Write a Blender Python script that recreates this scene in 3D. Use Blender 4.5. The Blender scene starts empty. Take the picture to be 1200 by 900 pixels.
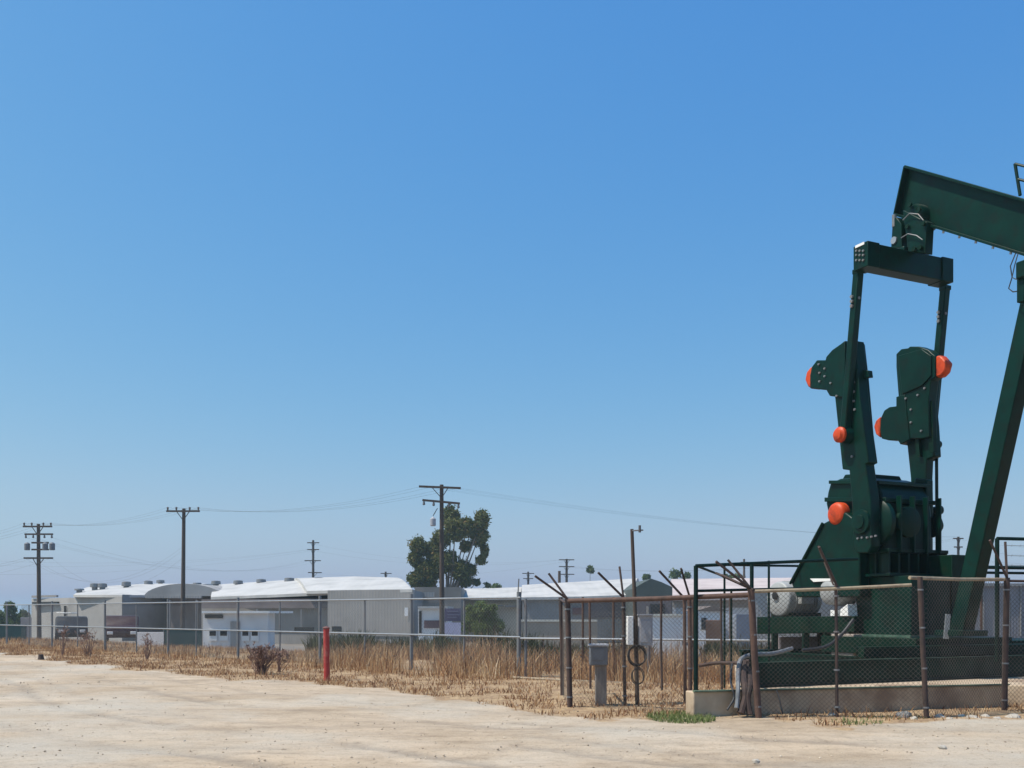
import bpy, math, random
import numpy as np
from mathutils import Vector, noise as mnoise
random.seed(7); rng = np.random.default_rng(7)
sc = bpy.context.scene
COL = sc.collection
PI = math.pi
F, CX, HY, EYE = 1150.0, 600.0, 718.0, 1.6      # pixels of the 1200 px photograph, used only as a survey aid

def W(px, py, Y):                                # point of the photograph at distance Y -> metres
    return Vector(((px-CX)/F*Y, Y, EYE-(py-HY)/F*Y))
def smooth(t):
    t = min(1.0, max(0.0, t)); return t*t*(3-2*t)

# ------------------------------------------------------------------ materials
def mat(name, col, rough=0.7, metal=0.0, col2=None, scale=3.0, lo=0.35, hi=0.65, bump=0.0, bscale=30.0, stretch=None,
        detail=5.0, spec=0.5, coat=0.0, col3=None, scale3=0.6, amt3=0.5):
    m = bpy.data.materials.new(name); m.use_nodes = True
    nt = m.node_tree; N = nt.nodes; L = nt.links
    b = N['Principled BSDF']
    b.inputs['Base Color'].default_value = (*col, 1); b.inputs['Roughness'].default_value = rough
    b.inputs['Metallic'].default_value = metal; b.inputs['Specular IOR Level'].default_value = spec
    b.inputs['Coat Weight'].default_value = coat
    tc = N.new('ShaderNodeTexCoord'); mp = N.new('ShaderNodeMapping'); L.new(tc.outputs['Object'], mp.inputs['Vector'])
    if stretch: mp.inputs['Scale'].default_value = stretch
    if col2:
        n = N.new('ShaderNodeTexNoise'); n.inputs['Scale'].default_value = scale; n.inputs['Detail'].default_value = detail
        n.inputs['Roughness'].default_value = 0.62
        L.new(mp.outputs['Vector'], n.inputs['Vector'])
        r = N.new('ShaderNodeValToRGB'); L.new(n.outputs['Fac'], r.inputs['Fac'])
        r.color_ramp.elements[0].position = lo; r.color_ramp.elements[0].color = (*col, 1)
        r.color_ramp.elements[1].position = hi; r.color_ramp.elements[1].color = (*col2, 1)
        out = r.outputs['Color']
        if col3:
            n3 = N.new('ShaderNodeTexNoise'); n3.inputs['Scale'].default_value = scale3; n3.inputs['Detail'].default_value = 6
            L.new(tc.outputs['Object'], n3.inputs['Vector'])
            r3 = N.new('ShaderNodeValToRGB'); L.new(n3.outputs['Fac'], r3.inputs['Fac'])
            r3.color_ramp.elements[0].position = .5; r3.color_ramp.elements[1].position = .68
            r3.color_ramp.elements[1].color = (amt3, amt3, amt3, 1)
            mx = N.new('ShaderNodeMix'); mx.data_type = 'RGBA'; L.new(r3.outputs['Color'], mx.inputs['Factor'])
            L.new(out, mx.inputs['A']); mx.inputs['B'].default_value = (*col3, 1); out = mx.outputs['Result']
        L.new(out, b.inputs['Base Color'])
    if bump:
        n2 = N.new('ShaderNodeTexNoise'); n2.inputs['Scale'].default_value = bscale; n2.inputs['Detail'].default_value = 4
        L.new(mp.outputs['Vector'], n2.inputs['Vector'])
        bp = N.new('ShaderNodeBump'); bp.inputs['Strength'].default_value = bump; bp.inputs['Distance'].default_value = 0.02
        L.new(n2.outputs['Fac'], bp.inputs['Height']); L.new(bp.outputs['Normal'], b.inputs['Normal'])
    return m

M = {}
M['green'] = mat('green_paint', (.0003,.017,.0115), .38, col2=(.0008,.026,.017), scale=2.2, bump=.10, bscale=9, spec=.18,
                 col3=(.006,.014,.009), scale3=5.0, amt3=.7)
M['greend'] = mat('green_paint_dusty', (.0006,.017,.009), .5, col2=(.002,.023,.013), scale=2.5, bump=.08, bscale=9, spec=.15,
                  col3=(.022,.024,.014), scale3=6.0, amt3=.45)
M['rail_green'] = mat('railing_green', (.002,.014,.012), .6, col2=(.005,.022,.017), scale=6, spec=.15)
M['orange'] = mat('orange_paint', (.50,.050,.010), .48, col2=(.62,.075,.016), scale=6, spec=.3, col3=(.16,.03,.012), scale3=7, amt3=.65, bump=.15, bscale=20)
M['red'] = mat('red_paint', (.42,.032,.026), .55, col2=(.33,.03,.026), scale=5, col3=(.5,.2,.15), scale3=8, amt3=.5)
M['rust'] = mat('rusty_steel', (.065,.038,.030), .85, col2=(.135,.075,.055), scale=7, bump=.2, bscale=60, stretch=(1,1,.5))
M['rust_dark'] = mat('dark_rusty_steel', (.036,.027,.025), .85, col2=(.085,.05,.04), scale=8, bump=.2, bscale=60, stretch=(1,1,.5))
M['tanpipe'] = mat('weathered_sunlit_pipe', (.34,.27,.18), .7, col2=(.20,.13,.09), scale=9, lo=.45, hi=.7)  # weathered tan; on the cage's right rails it paints sunlight on rust
M['galv'] = mat('galvanised_steel', (.34,.35,.36), .45, .6, col2=(.42,.43,.44), scale=9)
M['galvd'] = mat('weathered_galvanised_steel', (.16,.17,.18), .6, .3, col2=(.24,.25,.26), scale=5, col3=(.14,.08,.06), scale3=5, amt3=.5)
M['wire'] = mat('fence_wire', (.15,.13,.11), .7, .2, col2=(.07,.05,.04), scale=2)
M['wireg'] = mat('far_fence_wire', (.22,.22,.22), .6, .35, col2=(.15,.14,.13), scale=2)
M['wood'] = mat('pole_wood', (.055,.038,.030), .9, col2=(.095,.068,.052), scale=5, stretch=(4,4,.3))
M['cable'] = mat('black_cable', (.02,.02,.022), .6)
M['grey_box'] = mat('grey_cabinet_paint', (.33,.33,.36), .5, col2=(.42,.42,.44), scale=3, col3=(.25,.22,.2), scale3=5, amt3=.4)
M['grey_dk'] = mat('dark_grey_cabinet_paint', (.11,.12,.14), .6, col2=(.16,.17,.19), scale=4)
M['white_box'] = mat('white_cabinet_paint', (.84,.83,.81), .5, col2=(.76,.75,.72), scale=4)
M['post_wood'] = mat('weathered_post_wood', (.15,.13,.12), .9, col2=(.24,.21,.19), scale=7, stretch=(4,4,.4))
M['motor'] = mat('motor_grey', (.31,.32,.32), .5, col2=(.38,.39,.39), scale=4, col3=(.2,.2,.18), scale3=4, amt3=.5)
M['insul'] = mat('insulator', (.10,.09,.09), .4)
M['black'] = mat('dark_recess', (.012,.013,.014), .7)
M['glass'] = mat('window_glass', (.012,.014,.017), .3, spec=.06)
M['tyre'] = mat('tyre_rubber', (.018,.018,.018), .85)
M['cream'] = mat('cream_wall', (.58,.55,.47), .9, col2=(.50,.47,.40), scale=.8)

def stained(name, a, b, s=.5, rib=None, rscale=6.0):
    """painted wall: broad patches plus vertical streaks of dirt; optional ribs of sheet metal"""
    m = mat(name, a, .8, col2=b, scale=s, lo=.3, hi=.7, col3=tuple(c*.62 for c in a), scale3=.35, amt3=.5)
    if rib:
        nt = m.node_tree; N = nt.nodes; L = nt.links
        tc = N.new('ShaderNodeTexCoord'); w = N.new('ShaderNodeTexWave'); w.wave_type = 'BANDS'
        w.bands_direction = rib; w.inputs['Scale'].default_value = rscale; w.wave_profile = 'SIN'
        L.new(tc.outputs['Object'], w.inputs['Vector'])
        bp = N.new('ShaderNodeBump'); bp.inputs['Strength'].default_value = .28; bp.inputs['Distance'].default_value = .04
        L.new(w.outputs['Fac'], bp.inputs['Height']); L.new(bp.outputs['Normal'], N['Principled BSDF'].inputs['Normal'])
    return m
M['w_lgrey'] = stained('pale_grey_wall', (.34,.32,.30), (.39,.37,.35), rib='X', rscale=1.2)
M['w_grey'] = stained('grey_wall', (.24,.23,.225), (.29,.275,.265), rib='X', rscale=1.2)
M['w_blue'] = stained('blue_grey_wall', (.25,.24,.23), (.30,.285,.275), rib='X', rscale=1.2)
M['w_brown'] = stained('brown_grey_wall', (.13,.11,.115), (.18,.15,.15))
M['w_tan'] = stained('tan_block_wall', (.30,.25,.20), (.36,.30,.24))
M['w_white'] = stained('whitewashed_wall', (.74,.72,.71), (.80,.78,.77))
M['w_lav'] = stained('lavender_grey_wall', (.22,.205,.22), (.27,.255,.265), rib='X', rscale=1.6)
M['r_white'] = stained('white_roof', (.43,.42,.40), (.50,.485,.465), rib='X', rscale=.42)
M['r_grey'] = stained('grey_roof', (.34,.325,.31), (.38,.365,.35))
M['r_pink'] = stained('faded_pink_roof', (.46,.38,.36), (.54,.46,.43))
M['r_green'] = stained('dark_green_roof', (.05,.065,.06), (.08,.095,.085))
M['r_brown'] = stained('brown_roof', (.15,.11,.09), (.2,.15,.12))
M['screen'] = mat('green_windscreen_fabric', (.018,.055,.062), .85, col2=(.03,.075,.08), scale=2)
M['concrete'] = mat('old_concrete', (.42,.315,.215), .92, col2=(.52,.41,.29), scale=2.2, bump=.35, bscale=14,
                    col3=(.20,.125,.08), scale3=1.6, amt3=.8)
M['rock'] = mat('pale_stone', (.33,.29,.24), .95, col2=(.48,.44,.38), scale=6, bump=.5, bscale=20)

# ------------------------------------------------------------------ mesh building
class MB:
    def __init__(s): s.v = []; s.f = []; s.sm = []
    def add(s, vs, fs, smooth=False):
        k = len(s.v); s.v += [tuple(v) for v in vs]
        s.f += [tuple(i+k for i in f) for f in fs]; s.sm += [smooth]*len(fs)
        return s
    def hexa(s, b, t):                               # bottom ring, top ring of equal length (counter-clockwise seen from above)
        n = len(b)
        fs = [tuple(range(n-1,-1,-1)), tuple(range(n,2*n))]
        fs += [(i,(i+1)%n,n+(i+1)%n,n+i) for i in range(n)]
        return s.add(list(b)+list(t), fs)
    def box(s, lo, hi, ax=None, o=None):             # axis box, optionally in a frame ax=(a,b,c) at origin o
        pts = [(x,y,z) for z in (lo[2],hi[2]) for x,y in ((lo[0],lo[1]),(hi[0],lo[1]),(hi[0],hi[1]),(lo[0],hi[1]))]
        if ax: pts = [o+ax[0]*p[0]+ax[1]*p[1]+ax[2]*p[2] for p in pts]
        return s.hexa(pts[:4], pts[4:])
    def bar(s, a, b, w, h, up=Vector((0,0,1))):      # rectangular bar from a to b
        a = Vector(a); b = Vector(b); d = (b-a).normalized()
        sd = d.cross(up)
        if sd.length < 1e-4: sd = d.cross(Vector((1,0,0)))
        sd.normalize(); u = sd.cross(d).normalized()
        r = [(-w/2,-h/2),(w/2,-h/2),(w/2,h/2),(-w/2,h/2)]
        return s.hexa([a+sd*x+u*y for x,y in r], [b+sd*x+u*y for x,y in r])
    def tube(s, pts, r, n=8, caps=True, smooth=True):
        pts = [Vector(p) for p in pts]; rs = r if isinstance(r,(list,tuple)) else [r]*len(pts)
        vs = []; ref = None
        for i,p in enumerate(pts):
            d = (pts[min(i+1,len(pts)-1)]-pts[max(i-1,0)]).normalized()
            if ref is None:
                ref = d.cross(Vector((0,0,1)))
                if ref.length < .05: ref = d.cross(Vector((0,1,0)))
            ref = (ref-d*ref.dot(d)).normalized(); q = d.cross(ref)
            vs += [p+(ref*math.cos(2*PI*k/n)+q*math.sin(2*PI*k/n))*rs[i] for k in range(n)]
        fs = [(i*n+k, i*n+(k+1)%n, (i+1)*n+(k+1)%n, (i+1)*n+k) for i in range(len(pts)-1) for k in range(n)]
        s.add(vs, fs, smooth)
        if caps:
            m = len(pts)-1
            s.add([vs[k] for k in range(n)], [tuple(range(n-1,-1,-1))]); s.add([vs[m*n+k] for k in range(n)], [tuple(range(n))])
        return s
    def prism(s, poly, off):                          # polygon (3-D points) extruded by vector off
        return s.hexa(poly, [p+off for p in poly])
    def lathe(s, c, axis, prof, n=24):                # prof: (distance along axis, radius)
        axis = Vector(axis).normalized(); a = axis.cross(Vector((0,0,1)))
        if a.length < .05: a = Vector((1,0,0))
        a.normalize(); b = axis.cross(a); vs = []
        for t,r in prof: vs += [Vector(c)+axis*t+(a*math.cos(2*PI*k/n)+b*math.sin(2*PI*k/n))*max(r,1e-4) for k in range(n)]
        fs = [(i*n+k, i*n+(k+1)%n, (i+1)*n+(k+1)%n, (i+1)*n+k) for i in range(len(prof)-1) for k in range(n)]
        s.add(vs, fs, True); m = len(prof)-1
        if prof[0][1] > .002: s.add(vs[:n], [tuple(range(n-1,-1,-1))])
        if prof[-1][1] > .002: s.add(vs[m*n:], [tuple(range(n))])
        return s
    def build(s, name, m, parent=None, origin=None, bevel=0.0, fix=True):
        if parent is not None: og = ORG[parent.name]
        else: og = Vector(origin) if origin is not None else Vector((0,0,0))
        me = bpy.data.meshes.new(name)
        me.from_pydata([tuple(Vector(v)-og) for v in s.v], [], s.f)
        me.polygons.foreach_set('use_smooth', s.sm)
        if fix:
            import bmesh
            bm = bmesh.new(); bm.from_mesh(me); bmesh.ops.recalc_face_normals(bm, faces=bm.faces); bm.to_mesh(me); bm.free()
        me.set_sharp_from_angle(angle=.7)
        me.materials.append(m)
        o = bpy.data.objects.new(name, me); COL.objects.link(o)
        if parent is not None: o.parent = parent
        else: o.location = og
        ORG[o.name] = og
        if bevel:
            b = o.modifiers.new('bevel', 'BEVEL'); b.width = bevel; b.segments = 2; b.limit_method = 'ANGLE'; b.angle_limit = .6
        return o
ORG = {}
def tag(o, label=None, cat=None, group=None, kind=None):
    for k,v in (('label',label),('category',cat),('group',group),('kind',kind)):
        if v: o[k] = v
    return o
def thing(name, label, cat, loc, group=None):
    o = bpy.data.objects.new(name, None); COL.objects.link(o); o.location = loc; o.empty_display_size = .3
    ORG[o.name] = Vector(loc); return tag(o, label, cat, group)
def raw_mesh(name, V, Fq, m, tone=None, smooth=False, loops=4):
    """fast mesh from numpy arrays; faces all with `loops` corners"""
    me = bpy.data.meshes.new(name)
    me.vertices.add(len(V)); me.vertices.foreach_set('co', np.asarray(V, np.float32).ravel())
    nf = len(Fq); me.loops.add(nf*loops); me.loops.foreach_set('vertex_index', np.asarray(Fq, np.int32).ravel())
    me.polygons.add(nf); me.polygons.foreach_set('loop_start', np.arange(0, nf*loops, loops, dtype=np.int32))
    me.polygons.foreach_set('loop_total', np.full(nf, loops, np.int32))
    me.polygons.foreach_set('use_smooth', np.full(nf, smooth))
    me.update(calc_edges=True)
    if tone is not None:
        for nm, arr in tone.items():
            a = me.attributes.new(nm, 'FLOAT', 'POINT'); a.data.foreach_set('value', np.asarray(arr, np.float32))
    me.materials.append(m)
    o = bpy.data.objects.new(name, me); COL.objects.link(o); ORG[o.name] = Vector((0,0,0)); return o

# ------------------------------------------------------------------ ground
FL = [(-62.0,83.6),(-23.5,47.0),(.21,24.5),(6.0,22.6),(20,21.0),(60,20)]             # line of the far fence
GB = [(-60,78),(-20,38.5),(-11,28.3),(-6.5,23.3),(-3.8,21.3),(-.96,18.0),(.53,15.3),(2.5,14.3),(7.2,13.6),(20,13)]
def interp(L, x):
    if x <= L[0][0]: a,b = L[0],L[1]
    elif x >= L[-1][0]: a,b = L[-2],L[-1]
    else:
        for a,b in zip(L,L[1:]):
            if a[0] <= x <= b[0]: break
    return a[1]+(b[1]-a[1])*(x-a[0])/(b[0]-a[0])
def fence_d(x, y):                                   # metres beyond the far fence (negative = this side)
    k = .70 if x < .2 else 1.0
    return (y-interp(FL, x))*k
def gz(x, y):
    z = -1.2*smooth((fence_d(x,y)-3)/16)
    z += .05*smooth((y-11)/3)*smooth((14.5-abs(y-15.5))/14)*smooth((x+1)/3)*(1 if y < 20 else smooth((24-y)/4))
    return z
def gz_full(x, y):
    z = gz(x, y)
    if y > 60 or y < 1 or abs(x) > 60: return z
    k = .045*mnoise.noise(Vector((x*.35, y*.6, 0))) + .012*mnoise.noise(Vector((x*1.1+.5*y, y*2.2-.4*x, 3)))
    k += .010*mnoise.noise(Vector((x*3.4, y*4.1, 7)))
    return z + k
GBS=[(-60,74),(-20,37.5),(-11,28.6),(-6.5,24),(-3,20.6),(0,17.4),(3,15.2),(7.2,14.2),(20,14)]
RUTS=[(1.6,.16,.5),(3.3,.17,.8),(5.0,.2,.6),(5.9,.15,.9),(7.7,.18,.9),(8.6,.14,.5),(10.2,.2,.6)]
def track(x, y):
    if y < 3 or abs(x) > 45: return 0.0
    w = mnoise.noise(Vector((x*.09, y*.05, 40)))*2.2
    t = (interp(GBS, x)-y)*(.72 if x < 0 else .95)+w+.10*x*math.sin(x*.11)
    v = 0
    for c_,s_,a_ in RUTS:
        g_ = math.exp(-((t-c_)/s_)**2)*a_*(.35+.65*smooth(.5+1.6*mnoise.noise(Vector((x*.22,c_*3,8)))))
        v = max(v, g_)
    return v
def axis_coords(a, b, step, far, ratio=1.25):
    c = list(np.arange(a, b, step)); s = step; x = c[-1]
    while x < far: s *= ratio; x += s; c.append(x)
    s = step; x = c[0]; low = []
    while x > -far: s *= ratio; x -= s; low.append(x)
    return low[::-1]+c
xs = axis_coords(-26, 14, .14, 1800); ys = axis_coords(5, 42, .13, 1800)
nx, ny = len(xs), len(ys)
V = np.empty((ny, nx, 3)); G = np.zeros((ny, nx)); TK = np.zeros((ny, nx)); Yd = np.zeros((ny, nx))
for j, y in enumerate(ys):
    for i, x in enumerate(xs):
        tk = track(x, y); TK[j,i] = tk; V[j,i] = (x, y, gz_full(x, y)-.030*tk)
        if -70 < x < 60 and 2 < y < 110:
            nn = mnoise.noise(Vector((x*.5, y*.5, 11)))*1.3 + mnoise.noise(Vector((x*1.9, y*1.9, 5)))*.6
            G[j,i] = smooth(((y-interp(GB, x))*.8+nn)/1.4+.5)
        elif y >= 110 or abs(x) >= 60: G[j,i] = 1 if y > 0 else 0
        Yd[j,i] = smooth((fence_d(x,y)-7)/6)
idx = np.arange(nx*ny).reshape(ny, nx)
Fq = np.stack([idx[:-1,:-1], idx[:-1,1:], idx[1:,1:], idx[1:,:-1]], -1).reshape(-1,4)

def ground_mat():
    m = bpy.data.materials.new('dirt_ground'); m.use_nodes = True
    nt = m.node_tree; N = nt.nodes; L = nt.links; b = N['Principled BSDF']; b.inputs['Roughness'].default_value = .95
    b.inputs['Specular IOR Level'].default_value = .2
    tc = N.new('ShaderNodeTexCoord')
    def noise(scale, stretch=(1,1,1), rot=0, detail=6, rough=.6):
        mp = N.new('ShaderNodeMapping'); mp.inputs['Scale'].default_value = stretch; mp.inputs['Rotation'].default_value = (0,0,rot)
        L.new(tc.outputs['Object'], mp.inputs['Vector'])
        n = N.new('ShaderNodeTexNoise'); n.inputs['Scale'].default_value = scale; n.inputs['Detail'].default_value = detail
        n.inputs['Roughness'].default_value = rough; L.new(mp.outputs['Vector'], n.inputs['Vector']); return n.outputs['Fac']
    def ramp(f, stops):
        r = N.new('ShaderNodeValToRGB'); L.new(f, r.inputs['Fac']); e = r.color_ramp.elements
        while len(e) < len(stops): e.new(.5)
        for k,(p,c) in enumerate(stops): e[k].position = p; e[k].color = (*c,1)
        return r.outputs['Color']
    def mix(f, a, bb, mode='MIX'):
        x = N.new('ShaderNodeMix'); x.data_type = 'RGBA'; x.blend_type = mode
        if isinstance(f, float): x.inputs['Factor'].default_value = f
        else: L.new(f, x.inputs['Factor'])
        for s_, v in (('A',a),('B',bb)):
            if isinstance(v, tuple): x.inputs[s_].default_value = (*v,1)
            else: L.new(v, x.inputs[s_])
        return x.outputs['Result']
    dirt = ramp(noise(.45, (1,1,1)), [(.28,(.425,.328,.225)),(.5,(.515,.405,.290)),(.72,(.575,.465,.345))])
    # wheel tracks and drag marks: long soft streaks
    st = ramp(noise(1.0, (.10,1.1,1), .45, 8, .66), [(.40,(.78,.78,.79)),(.56,(1,1,1))])
    dirt = mix(.6, dirt, st, 'MULTIPLY')
    st2 = ramp(noise(1.9, (.16,1.5,1), -.28, 8, .7), [(.34,(.74,.73,.72)),(.50,(1,1,1))])
    blot = ramp(noise(2.4, (.6,1,1), .2, 10, .78), [(.36,(.70,.68,.66)),(.5,(1,1,1)),(.66,(1.08,1.07,1.06))])
    dirt = mix(.75, dirt, blot, 'MULTIPLY')
    dirt = mix(.6, dirt, st2, 'MULTIPLY')
    tk = N.new('ShaderNodeAttribute'); tk.attribute_name = 'track'
    tkm = N.new('ShaderNodeMath'); tkm.operation = 'MULTIPLY'; L.new(tk.outputs['Fac'], tkm.inputs[0]); L.new(noise(3.0, (1,1,1), 0, 8, .75), tkm.inputs[1])
    tkr = ramp(tkm.outputs[0], [(.05,(0,0,0)),(.42,(.75,.75,.75))])
    broad = ramp(noise(.33, (.45,1,1), .35, 6, .6), [(.32,(.80,.79,.78)),(.52,(.95,.95,.95)),(.7,(1.04,1.03,1.02))])
    dirt = mix(1.0, dirt, broad, 'MULTIPLY')
    dirt = mix(tkr, dirt, (.26,.21,.16))
    grey = ramp(noise(.22, (1,1,1), 0, 5), [(.46,(0,0,0)),(.64,(.75,.75,.75))])
    dirt = mix(grey, dirt, (.45,.405,.335))
    clod = ramp(noise(7, (.8,1,1), 0, 10, .8), [(.34,(.62,.60,.58)),(.47,(1,1,1)),(.62,(1,1,1)),(.75,(1.12,1.1,1.08))])
    dirt = mix(.8, dirt, clod, 'MULTIPLY')
    grav = ramp(noise(36, detail=5, rough=.8), [(.30,(.50,.49,.48)),(.45,(1,1,1)),(.62,(1.0,1.0,1.0)),(.78,(1.25,1.22,1.2))])
    dirt = mix(1.0, dirt, grav, 'MULTIPLY')
    vor = N.new('ShaderNodeTexVoronoi'); vor.inputs['Scale'].default_value = 7; L.new(tc.outputs['Object'], vor.inputs['Vector'])
    peb = ramp(vor.outputs['Distance'], [(.05,(.5,.48,.46)),(.13,(1,1,1))])
    dirt = mix(.65, dirt, peb, 'MULTIPLY')
    straw = ramp(noise(2.6, (1,1,1), 0, 9, .75), [(.30,(.16,.105,.068)),(.44,(.33,.22,.13)),(.60,(.46,.33,.19)),(.75,(.52,.42,.29))])
    litter = ramp(noise(14, (1,1,1), 0, 5, .75), [(.35,(.45,.42,.4)),(.55,(1,1,1))])
    straw = mix(.75, straw, litter, 'MULTIPLY')
    a = N.new('ShaderNodeAttribute'); a.attribute_name = 'grass'
    # break the edge with fine noise
    ma = N.new('ShaderNodeMath'); ma.operation = 'ADD'; ma.use_clamp = False
    L.new(a.outputs['Fac'], ma.inputs[0]); nf = noise(3.2, detail=8, rough=.75)
    ms = N.new('ShaderNodeMath'); ms.operation = 'MULTIPLY_ADD'; L.new(nf, ms.inputs[0]); ms.inputs[1].default_value = 1.5; ms.inputs[2].default_value = -.75
    L.new(ms.outputs[0], ma.inputs[1]); rr = ramp(ma.outputs[0], [(.38,(0,0,0)),(.66,(1,1,1))])
    c = mix(rr, dirt, straw)
    y = N.new('ShaderNodeAttribute'); y.attribute_name = 'yard'
    yard = ramp(noise(.3), [(.3,(.16,.145,.13)),(.7,(.26,.23,.20))])
    c = mix(y.outputs['Fac'], c, yard)
    L.new(c, b.inputs['Base Color'])
    bp = N.new('ShaderNodeBump'); bp.inputs['Strength'].default_value = .55; bp.inputs['Distance'].default_value = .03
    ad = N.new('ShaderNodeMath'); ad.operation = 'ADD'; L.new(noise(22, detail=6, rough=.7), ad.inputs[0]); L.new(noise(4, (.4,1.6,1), .3), ad.inputs[1])
    L.new(ad.outputs[0], bp.inputs['Height']); L.new(bp.outputs['Normal'], b.inputs['Normal'])
    return m
g = raw_mesh('ground', V.reshape(-1,3), Fq, ground_mat(), {'grass':G.ravel(), 'yard':Yd.ravel(), 'track':TK.ravel()}, True)
tag(g, kind='structure')

# ------------------------------------------------------------------ dry grass, weeds
def tone_mat(name, stops, rough=.85, trans=.0):
    m = bpy.data.materials.new(name); m.use_nodes = True; N = m.node_tree.nodes; L = m.node_tree.links; b = N['Principled BSDF']
    b.inputs['Roughness'].default_value = rough; b.inputs['Specular IOR Level'].default_value = .25
    a = N.new('ShaderNodeAttribute'); a.attribute_name = 'tone'; r = N.new('ShaderNodeValToRGB'); L.new(a.outputs['Fac'], r.inputs['Fac'])
    e = r.color_ramp.elements
    while len(e) < len(stops): e.new(.5)
    for k,(p,c) in enumerate(stops): e[k].position = p; e[k].color = (*c,1)
    L.new(r.outputs['Color'], b.inputs['Base Color'])
    if trans:
        t = N.new('ShaderNodeBsdfTranslucent'); L.new(r.outputs['Color'], t.inputs['Color'])
        mx = N.new('ShaderNodeMixShader'); mx.inputs[0].default_value = trans
        L.new(b.outputs[0], mx.inputs[1]); L.new(t.outputs[0], mx.inputs[2]); L.new(mx.outputs[0], N['Material Output'].inputs['Surface'])
    return m
def blades(name, P, H, wd, m, lean=.35, tone=None):
    n = len(P); ang = rng.uniform(0, 2*PI, n); la = rng.uniform(0, 2*PI, n); ln = rng.normal(0, lean, n)
    side = np.stack([np.cos(ang), np.sin(ang), np.zeros(n)], 1)*wd[:,None]/2
    tip = np.stack([np.cos(la)*ln*H, np.sin(la)*ln*H, H], 1)
    mid = tip*np.array([.38,.38,.58])
    Vb = np.stack([P-side, P+side, P+mid+side*.8, P+mid-side*.8, P+tip+side*.15, P+tip-side*.15], 1).reshape(-1,3)
    k = np.arange(n)[:,None]*6
    Fb = np.concatenate([k+np.array([[0,1,2,3]]), k+np.array([[3,2,4,5]])], 1).reshape(-1,4)
    t = rng.uniform(0,1,n) if tone is None else tone
    return raw_mesh(name, Vb, Fb, m, {'tone':np.repeat(t,6)})
straw_m = tone_mat('dry_straw', [(0,(.13,.06,.038)),(.3,(.33,.175,.09)),(.55,(.50,.305,.155)),(.8,(.60,.42,.235)),(1,(.70,.56,.38))], trans=.35)
# tall stand along the far fence
def stand(n, dlo, dhi, hscale, wlo, whi, xlo=-40, xhi=12, thr=-.12):
    P = []; H = []; T = []
    while len(P) < n:
        x = xlo+(xhi-xlo)*random.random()**.8; d = random.uniform(dlo, dhi); y = interp(FL,x)+d/(.7 if x < .2 else 1)
        nn = mnoise.noise(Vector((x*.55, y*.55, 2)))
        if nn < thr - .25*random.random(): continue
        hh = hscale*(.55+.75*max(0,nn+.25))*(.5+.65*random.random())
        hh *= .33+.67*smooth((x+9)/6)                  # lower towards the left end
        if 2.6 < x and d < -.8: hh *= .55
        P.append((x,y,gz(x,y)-.02)); H.append(hh); T.append(min(1,max(0,.5+.5*mnoise.noise(Vector((x*.8,y*.8,9)))+random.gauss(0,.2))))
    return np.array(P), np.array(H), rng.uniform(wlo,whi,n), np.array(T)
P,H,Wd,T = stand(32000, -1.7, 6.0, .78, .008, .022)
tag(blades('dry_grass', P, H, Wd, straw_m, .58, T), 'tall straw coloured dry grass along the far chain link fence', 'dry grass', kind='stuff')
P_=[];H_=[]
while len(P_) < 9000:
    x=random.uniform(-8.5,9); d=random.uniform(5.2,8.5); y=interp(FL,x)+d/(.7 if x<.2 else 1)
    if mnoise.noise(Vector((x*.5,y*.4,77))) < -.08: continue
    P_.append((x,y,gz(x,y)-.02)); H_.append(random.uniform(.5,1.25)*(.7+.6*max(0,mnoise.noise(Vector((x*.9,y*.6,5))))))
tag(blades('green_weeds', np.array(P_), np.array(H_), rng.uniform(.03,.07,len(P_)), tone_mat('dull_green_weed',[(0,(.03,.035,.02)),(.5,(.06,.07,.035)),(1,(.12,.12,.06))],trans=.2), .35),
    'dull dark green weeds growing beyond the far fence behind the dry grass', 'weeds', kind='stuff')
# seed heads & brown dock stalks mixed in
P,H,Wd,T = stand(2600, -1.4, 4.5, 1.05, .010, .022)
tag(blades('dead_weeds', P, H*1.05, Wd, tone_mat('dead_weed_brown', [(0,(.05,.03,.028)),(.6,(.13,.07,.05)),(1,(.24,.15,.10))]), .16, T*.8),
    'dark brown dead weed stalks standing in the dry grass', 'weeds', kind='stuff')
# short stubble between dirt and fence
P=[];H=[];T=[]
while len(P) < 42000:
    x = random.uniform(-26,12); b0 = interp(GB,x); f0 = interp(FL,x); y = b0-.6+random.random()**1.1*(f0-b0+.6)
    nn = mnoise.noise(Vector((x*.5,y*.5,11)))*1.3+mnoise.noise(Vector((x*1.9,y*1.9,5)))*.6
    if (y-b0)*.8+nn < .1*random.random()-.1: continue
    if mnoise.noise(Vector((x*1.3,y*1.3,21))) < -.05+.3*random.random()-.15: continue
    P.append((x,y,gz(x,y)-.01)); H.append((.03+.10*random.random()**2)*(1+1.4*(random.random()<.05))); T.append(random.random()**1.2*(.55+.45*random.random()))
tag(blades('grass_stubble', np.array(P), np.array(H), rng.uniform(.008,.022,len(P)), straw_m, .7, np.array(T)),
    'short trampled straw and stubble between the dirt lot and the fences', 'dry grass', kind='stuff')
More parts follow.
